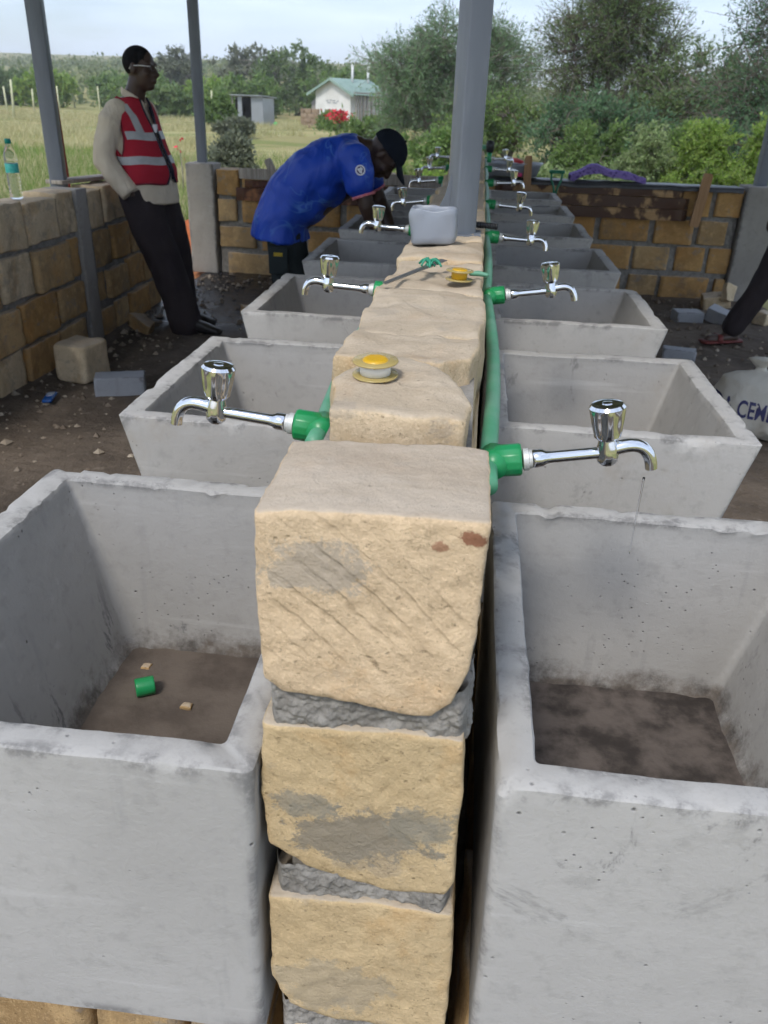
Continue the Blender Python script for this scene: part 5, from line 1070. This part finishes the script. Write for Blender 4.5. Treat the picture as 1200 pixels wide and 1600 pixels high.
# ================================================================== VEGETATION
def cards(P0, D, Lh, Wd, rg):
    """one leaf-shaped quad at every P0 along D"""
    N = len(P0); D = D / (np.linalg.norm(D, axis=1)[:, None] + 1e-9); S = np.cross(D, rg.normal(size=(N, 3))); S /= np.linalg.norm(S, axis=1)[:, None] + 1e-9
    L = (Lh * rg.uniform(.6, 1.4, N))[:, None]; W = (Wd * rg.uniform(.6, 1.4, N))[:, None]
    return np.stack([P0, P0 + D * L * .45 + S * W * .5, P0 + D * L, P0 + D * L * .45 - S * W * .5], 1).reshape(-1, 3)
def sprays(C, out, n_sp, n_leaf, length, leaf, width, rg, upb=.25, spread=.9):
    """feathery sprays leaving the clump centres C; returns leaf quads and spray end points"""
    N = len(C); Cs = np.repeat(C, n_sp, 0); d = np.repeat(out, n_sp, 0) * .8 + rg.normal(size=(N * n_sp, 3)) * spread; d[:, 2] += upb; d /= np.linalg.norm(d, axis=1)[:, None]
    ln = length * rg.uniform(.5, 1.35, N * n_sp); u = rg.uniform(.08, 1, (N * n_sp, n_leaf))
    P0 = Cs[:, None] + d[:, None] * (u * ln[:, None])[..., None]; P0[..., 2] -= (u ** 2 * ln[:, None]) * .12
    D = d[:, None] * .7 + rg.normal(size=P0.shape) * .75; P0 = P0 + rg.normal(size=P0.shape) * length * .05
    return cards(P0.reshape(-1, 3), D.reshape(-1, 3), leaf, width, rg), Cs, Cs + d * ln[:, None]
def twigs(A, B, r0, r1):
    """three sided tapered twigs A->B"""
    N = len(A); d = B - A; L = np.linalg.norm(d, axis=1)[:, None] + 1e-9; d = d / L; s = np.cross(d, np.array((.31, .52, .79))); s /= np.linalg.norm(s, axis=1)[:, None] + 1e-9; q = np.cross(d, s); V = []
    r0 = np.broadcast_to(r0, (N,))[:, None]; r1 = np.broadcast_to(r1, (N,))[:, None]
    c = [(math.cos(a), math.sin(a)) for a in (0, 2.094, 4.189)]
    for k in range(3):
        a, b = c[k], c[(k + 1) % 3]; V += [A + (s * a[0] + q * a[1]) * r0, A + (s * b[0] + q * b[1]) * r0, B + (s * b[0] + q * b[1]) * r1, B + (s * a[0] + q * a[1]) * r1]
    return np.stack(V, 1).reshape(-1, 3)
def plant(name, label, cat, base, lobes, leafmat, bark='bark', n_clump=120, n_sp=5, n_leaf=9, length=.5, leaf=.10, width=.045, stems=3, seed=0, group=None, upb=.25, spread=.9, stem_r=.06, trunk_h=.3, shell=.55):
    """lobes: (cx, cy, cz, rx, ry, rz, weight) relative to the base"""
    rg = np.random.default_rng(seed); bz = float(hgt(base[0], base[1])); root = empty(name, (base[0], base[1], bz), label, cat, group)
    w = np.array([l[6] for l in lobes], float); w /= w.sum(); C, O = [], []
    while len(C) < n_clump:
        l = lobes[rg.choice(len(lobes), p=w)]; d = rg.normal(size=3); d /= np.linalg.norm(d); r = shell + (1 - shell) * rg.random() if rg.random() < .75 else rg.random() ** .5
        p = np.array(l[:3]) + d * r * np.array(l[3:6])
        if p[2] < .05: continue
        if noise.noise(Vector(p * (1.6 / max(.5, length * 2.2))) + Vector((seed, 0, 0))) < -.06 and rg.random() < .88: continue
        C.append(p); O.append(d)
    C, O = np.array(C), np.array(O)
    V, A, B = sprays(C, O, n_sp, n_leaf, length, leaf, width, rg, upb, spread)
    o = link('crown', fast_mesh('crown', V, 4), leafmat, root)
    # stems and branches
    TW = []; tops = []
    tm = MB(); 
    for k in range(stems):
        l = lobes[k % len(lobes)]; tgt = np.array((l[0] + rg.normal() * l[3] * .3, l[1] + rg.normal() * l[4] * .3, l[2] + l[5] * rg.uniform(-.2, .35))); b0 = np.array((rg.normal() * .08 * stems ** .5, rg.normal() * .08 * stems ** .5, -.1)); m_ = b0 + (tgt - b0) * .45 + rg.normal(size=3) * np.linalg.norm(tgt) * .07
        pts = [b0, b0 + (m_ - b0) * .5 + rg.normal(size=3) * .04, m_, m_ + (tgt - m_) * .5 + rg.normal(size=3) * .08, tgt]; tm.tube(pts, [stem_r * 1.15, stem_r, stem_r * .75, stem_r * .5, stem_r * .2], 7)
        for u in np.linspace(.35, 1, 9): tops.append(b0 + (tgt - b0) * u)
    build(tm, 'trunk', bark, root)
    tops = np.array(tops); near_ = tops[np.argmin(((C[:, None] - tops[None]) ** 2).sum(-1) + np.maximum(0, tops[None, :, 2] - C[:, None, 2]) * 2, 1)]
    mid = (near_ + C) / 2 + rg.normal(size=C.shape) * np.linalg.norm(C - near_, axis=1)[:, None] * .10
    V2 = np.concatenate([twigs(near_, mid, stem_r * .32, stem_r * .22), twigs(mid, C, stem_r * .22, stem_r * .12), twigs(A, B, stem_r * .10, stem_r * .04)])
    link('branches', fast_mesh('branches', V2, 4), bark, root)
    return root
# the three big trees behind the back wall
plant('acacia_tree', 'feathery grey green acacia behind the central steel post', 'tree', (-1.1, 31), [(-1.4, 0, 2.2, 1.5, 1.6, 1.0, 1), (.2, 0, 3.1, 1.5, 1.6, 1.0, 1), (1.3, .2, 2.6, 1.3, 1.5, .9, .8), (-.3, 0, 1.2, 2.3, 1.5, .9, 1), (1.0, -.2, 1.1, 1.3, 1.2, .9, .7)], 'leaf_acacia', 'bark_grey', 430, 7, 15, .80, .12, .032, 6, 1, stem_r=.085, spread=.6, shell=.4)
plant('thorn_tree', 'tall thorn tree with bare twiggy top in the middle of the right thicket', 'tree', (3.5, 27), [(0, 0, 3.6, 1.2, 1.3, .9, 1), (-.8, 0, 2.7, 1.1, 1.2, .9, .8), (.8, .1, 2.4, 1.2, 1.2, .8, .8), (0, 0, 1.6, 1.6, 1.3, 1.0, 1), (.2, 0, 4.6, .8, .9, .7, .6)], 'leaf_olive', 'bark', 360, 8, 12, .95, .10, .030, 7, 2, stem_r=.09, upb=.15, spread=.6, shell=.35)
plant('thorn_tree', 'dark green thorn tree leaning in at the right edge', 'tree', (6.9, 21), [(-.9, 0, 2.0, .9, 1.0, .7, .7), (0.2, -.3, .9, 1.6, 1.1, .8, .9), (0, 0, 2.6, 1.5, 1.3, 1.2, 1), (.6, 0, 3.7, 1.5, 1.3, 1.1, 1), (-.5, 0, 1.6, 1.2, 1.2, .9, .8), (1.4, 0, 1.6, 1.3, 1.2, 1.1, .8)], 'leaf_dark', 'bark', 560, 8, 14, 1.05, .10, .030, 7, 3, stem_r=.09, upb=-.02, spread=.7)
plant('thicket_shrub', 'dense olive thicket between the two right hand trees', 'shrub', (5.0, 25), [(0, 0, 1.5, 1.2, 1.0, 1.0, 1), (.7, .3, 2.1, 1.0, .9, .8, .8), (-.6, 0, .8, 1.1, .9, .8, .8)], 'leaf_olive', 'bark', 220, 6, 10, .55, .11, .045, 5, 4)
plant('thicket_shrub', 'dark shrub below the tall thorn tree', 'shrub', (2.6, 21.5), [(0, 0, .95, 1.2, .9, .75, 1), (.9, 0, .8, 1.0, .9, .7, 1), (-.9, .2, .7, .9, .8, .6, .8)], 'leaf_dark', 'bark', 230, 6, 10, .45, .10, .045, 5, 5)
plant('thicket_shrub', 'dark shrub at the foot of the feathery acacia', 'shrub', (.6, 25), [(0, 0, .9, 1.1, .9, .7, 1), (-.9, 0, .6, .9, .8, .5, .7)], 'leaf_mid', 'bark', 180, 6, 10, .45, .10, .045, 5, 6)
plant('thicket_shrub', 'green shrub filling the gap below the dark right tree', 'shrub', (5.2, 17.5), [(0, 0, .8, 1.1, .8, .7, 1), (.9, 0, 1.0, .9, .8, .8, 1)], 'leaf_dark', 'bark', 200, 6, 10, .42, .09, .042, 5, 7)
# bright shrubs just beyond the wall on the right
for i, (x, y, h, r, m, lb) in enumerate(((2.35, 12.6, .95, .62, 'leaf_pale', 'pale yellow green shrub behind the purple cloth'), (3.15, 12.3, 1.05, .62, 'leaf_bright', 'bright green shrub right of the pale one beyond the back wall'), (4.15, 12.4, 1.15, .7, 'leaf_bright', 'bright leafy shrub at the right edge beyond the back wall'), (1.75, 14.0, 1.0, .75, 'leaf_mid', 'mid green shrub behind the purple cloth shrub'), (3.0, 14.5, 1.05, .8, 'leaf_mid', 'mid green shrub behind the bright shrubs'), (4.6, 13.2, 1.3, .8, 'leaf_mid', 'tall mid green shrub behind the right edge shrub'))):
    tops_ = [(random.uniform(-r, r) * .7, random.uniform(-.2, .2), h * .95, .14, .14, .32, .35) for _ in range(4)]
    plant('leafy_shrub', lb, 'shrub', (x, y), [(0, 0, h * .5, r, r * .8, h * .42, 1), (r * .5, 0, h * .4, r * .7, r * .7, h * .36, .8), (-r * .6, 0, h * .38, r * .6, r * .7, h * .33, .8)] + tops_, m, 'bark_grey', 420, 6, 11, .17, .045, .026, 7, 40 + i, stem_r=.018, upb=.4, shell=.35)
# weeds behind the back wall, centre and left
for i, (x, y, h, r, m, lb) in enumerate(((-.35, 13.5, .62, .7, 'leaf_bright', 'low bright weed clump behind the head of the bending man'), (.75, 12.6, .60, .7, 'leaf_pale', 'pale weed clump behind the far right taps'), (1.35, 13.2, .62, .6, 'leaf_pale', 'pale dusty weed clump behind the spade'), (-1.0, 18, .9, .9, 'leaf_mid', 'dark bush left of the central post'), (-.7, 23, .95, .9, 'leaf_olive', 'dry yellowish bush under the feathery acacia'), (-4.2, 14.5, .75, .35, 'leaf_grey', 'thin grey weed right of the man in the vest'), (-9.6, 34, .62, .8, 'leaf_grey', 'brownish bush in the grass right of the second steel post'), (-13.9, 46, 1.45, 1.0, 'leaf_mid', 'round green bush left of the metal shed'), (-4.6, 37, .8, 1.1, 'leaf_mid', 'low bush in front of the low brick wall'), (-7.8, 46, .8, .8, 'leaf_mid', 'low bush in front of the white house'))):
    plant('weed_bush', lb, 'bush', (x, y), [(0, 0, h * .5, r, r * .8, h * .45, 1), (r * .4, 0, h * .75, r * .4, r * .4, h * .3, .5)], m, 'bark_grey', 120, 5, 9, .10 + h * .12, .05 + y * .0022, .03 + y * .0012, 5, 70 + i, stem_r=.015, upb=.45, shell=.35)
# red flowers in front of the house
rg = np.random.default_rng(5); root = empty('flowering_plant', (-6.1, 38, float(hgt(-6.1, 38)) - .62), 'plant with bright red flowers above the back of the bending man', 'plant')
P0 = rg.normal(size=(160, 3)) * (.26, .2, .10) + (0, 0, 1.42); link('flowers', fast_mesh('flowers', cards(P0, rg.normal(size=(160, 3)), .16, .13, rg), 4), 'petal', root)['kind'] = 'stuff'
P0 = rg.normal(size=(350, 3)) * (.4, .25, .35) + (0, 0, .8); link('leaves', fast_mesh('leaves', cards(P0, rg.normal(size=(350, 3)) + (0, 0, .6), .22, .08, rg), 4), 'leaf_mid', root)
build(MB().tube([(0, 0, 0), (.05, 0, .8), (0, 0, 1.35)], [.04, .03, .015], 6), 'stem', 'bark', root)
rg = np.random.default_rng(6); root = empty('flowering_plant', (-4.35, 12.5, float(hgt(-4.35, 12.5))), 'thin weed with a few orange red blooms right of the man in the vest', 'plant')
P0 = rg.normal(size=(9, 3)) * (.04, .04, .06) + (0, 0, .74); link('flowers', fast_mesh('flowers', cards(P0, rg.normal(size=(9, 3)), .05, .04, rg), 4), 'petal', root)['kind'] = 'stuff'; build(MB().tube([(0, 0, 0), (.02, 0, .4), (0, 0, .72)], [.01, .008, .006], 6), 'stem', 'bark_grey', root)
# middle distance: separate trees and bushes round the field
MT = [(-23.5, 92, 6.6, 4.2, 'leaf_grey', 'grey brown topped acacia on the skyline right of the second steel post'), (-17.5, 84, 5.8, 3.8, 'leaf_olive', 'flat crowned acacia on the skyline above the metal shed'), (-19.5, 74, 3.0, 2.4, 'leaf_mid', 'rounded green tree behind the metal shed'), (-24.5, 80, 2.7, 2.3, 'leaf_bright', 'yellow green bush left of the tree behind the shed'), (-12.8, 80, 4.2, 2.8, 'leaf_mid', 'green tree just left of the white house roof'), (-9.5, 88, 4.2, 3.0, 'leaf_olive', 'tree behind the roof of the white house'), (-5.0, 70, 3.4, 2.4, 'leaf_olive', 'bush between the white house and the feathery acacia'), (-3.6, 52, 2.9, 1.8, 'leaf_acacia', 'acacia bush right of the low brick wall'),
      (-30, 78, 2.9, 2.6, 'leaf_mid', 'green tree behind the head of the man in the vest'), (-36, 88, 3.2, 2.8, 'leaf_mid', 'green bush left of the head of the man in the vest'), (-40, 80, 2.9, 2.4, 'leaf_bright', 'yellow green bush between the left post and the man in the vest'), (-47, 86, 3.4, 3.0, 'leaf_olive', 'olive bush behind the left steel post'), (-50, 76, 2.8, 2.6, 'leaf_mid', 'bush at the left edge behind the fence posts'), (-31.5, 92, 5.6, 2.2, 'leaf_grey', 'bare twiggy tree rising on the skyline behind the head of the vest man'), (-21.5, 60, 1.5, 1.4, 'leaf_olive', 'low bush right of the second steel post by the fence')]
for i, (x, y, h, r, m, lb) in enumerate(MT):
    plant('field_tree', lb, 'tree', (x, y), [(0, 0, h * .62, r * .9, r * .8, h * .34, 1), (r * .5, 0, h * .5, r * .7, r * .7, h * .36, .8), (-r * .5, 0, h * .48, r * .7, r * .7, h * .36, .8), (0, -.3, h * .25, r * .9, r * .7, h * .25, .7)], m, 'bark_grey', 150, 5, 9, .75, .34, .17, 4, 100 + i, stem_r=.09, group='trees round the field')
# far bush on the rising ground
rg = np.random.default_rng(9); C = []
while len(C) < 950:
    y = rg.uniform(95, 330); x = rg.uniform(-.62 * y - 15, .5 * y + 10)
    C.append((x, y, float(hgt(x, y)) + rg.uniform(.6, 2.2)))
C = np.array(C); rad = rg.uniform(1.3, 3.6, len(C)); per = 62
P0 = np.repeat(C, per, 0) + rg.normal(size=(len(C) * per, 3)) * np.repeat(np.column_stack([rad, rad, rad * .45]), per, 0) * .6
P0[:, 2] = np.maximum(P0[:, 2], hgt(P0[:, 0], P0[:, 1]) + .1)
V = cards(P0, rg.normal(size=P0.shape) + (0, 0, .3), .75, .42, rg)
tag(link('distant_bush', fast_mesh('distant_bush', V, 4), 'leaf_far'), 'far grey green bush covering the rising ground to the skyline', 'bush', kind='stuff')
# grass
def grass(name, N, ylo, yhi, mat, hh, label, seed, near_bias=1.6, keep=None, thr=-.22):
    rg = np.random.default_rng(seed); u = rg.random(N) ** near_bias; y = ylo + (yhi - ylo) * u; x = rg.uniform(-1, 1, N) * 1.0; x = (-.66 * y - 1) + (x + 1) / 2 * (1.12 * y + 2)
    m_ = np.array([noise.noise(Vector((a * .22, b * .16, seed))) for a, b in zip(x, y)]); k = m_ > thr
    if keep is not None: k &= keep(x, y)
    x, y = x[k], y[k]; N = len(x); z = hgt(x, y); P0 = np.column_stack([x, y, z]); nb = 4; P0 = np.repeat(P0, nb, 0) + rg.normal(size=(N * nb, 3)) * (.06, .06, 0); sc = np.repeat(1 + y * .018, nb)[:, None]
    D = rg.normal(size=P0.shape) * (.45, .45, 0) + (0, 0, 1); D /= np.linalg.norm(D, axis=1)[:, None]; S = np.cross(D, rg.normal(size=P0.shape)); S /= np.linalg.norm(S, axis=1)[:, None]; L = (hh * rg.uniform(.4, 1.3, N * nb))[:, None] * sc ** .35; W = .009 * sc
    V = np.stack([P0 - S * W, P0 + S * W, P0 + D * L + (0, 0, -.0)], 1).reshape(-1, 3)
    tag(link(name, fast_mesh(name, V, 3), mat), label, 'grass', kind='stuff')
left_ok = lambda x, y: ~((y < 8.6)) & ~((x > -3.9) & (x < -1.9) & (y < 9.8))
grass('dry_grass', 36000, 9.0, 62, 'grass', .24, 'pale dry grass in patches over the field', 1, 1.5, left_ok, -.08)
grass('green_grass', 14000, 8.4, 22, 'grass_green', .26, 'short fresh green grass just beyond the walls', 2, 1.9, left_ok)

# ------------------------------------------------------------------ air: thin haze round the whole place
MAT['haze'] = bpy.data.materials.new('haze'); hm = MAT['haze']; hm.use_nodes = True; hn = hm.node_tree.nodes
for n_ in list(hn): hn.remove(n_)
ho = hn.new('ShaderNodeOutputMaterial'); hv = hn.new('ShaderNodeVolumePrincipled'); hv.inputs['Color'].default_value = (.93, .96, 1.0, 1); hv.inputs['Density'].default_value = .0009; hv.inputs['Anisotropy'].default_value = .2
hm.node_tree.links.new(hv.outputs[0], ho.inputs['Volume'])
tag(build(MB().box((-2400, -80, -2), (2400, 2300, 34)), 'haze', 'haze', None, False), 'thin pale haze in the air', kind='stuff')
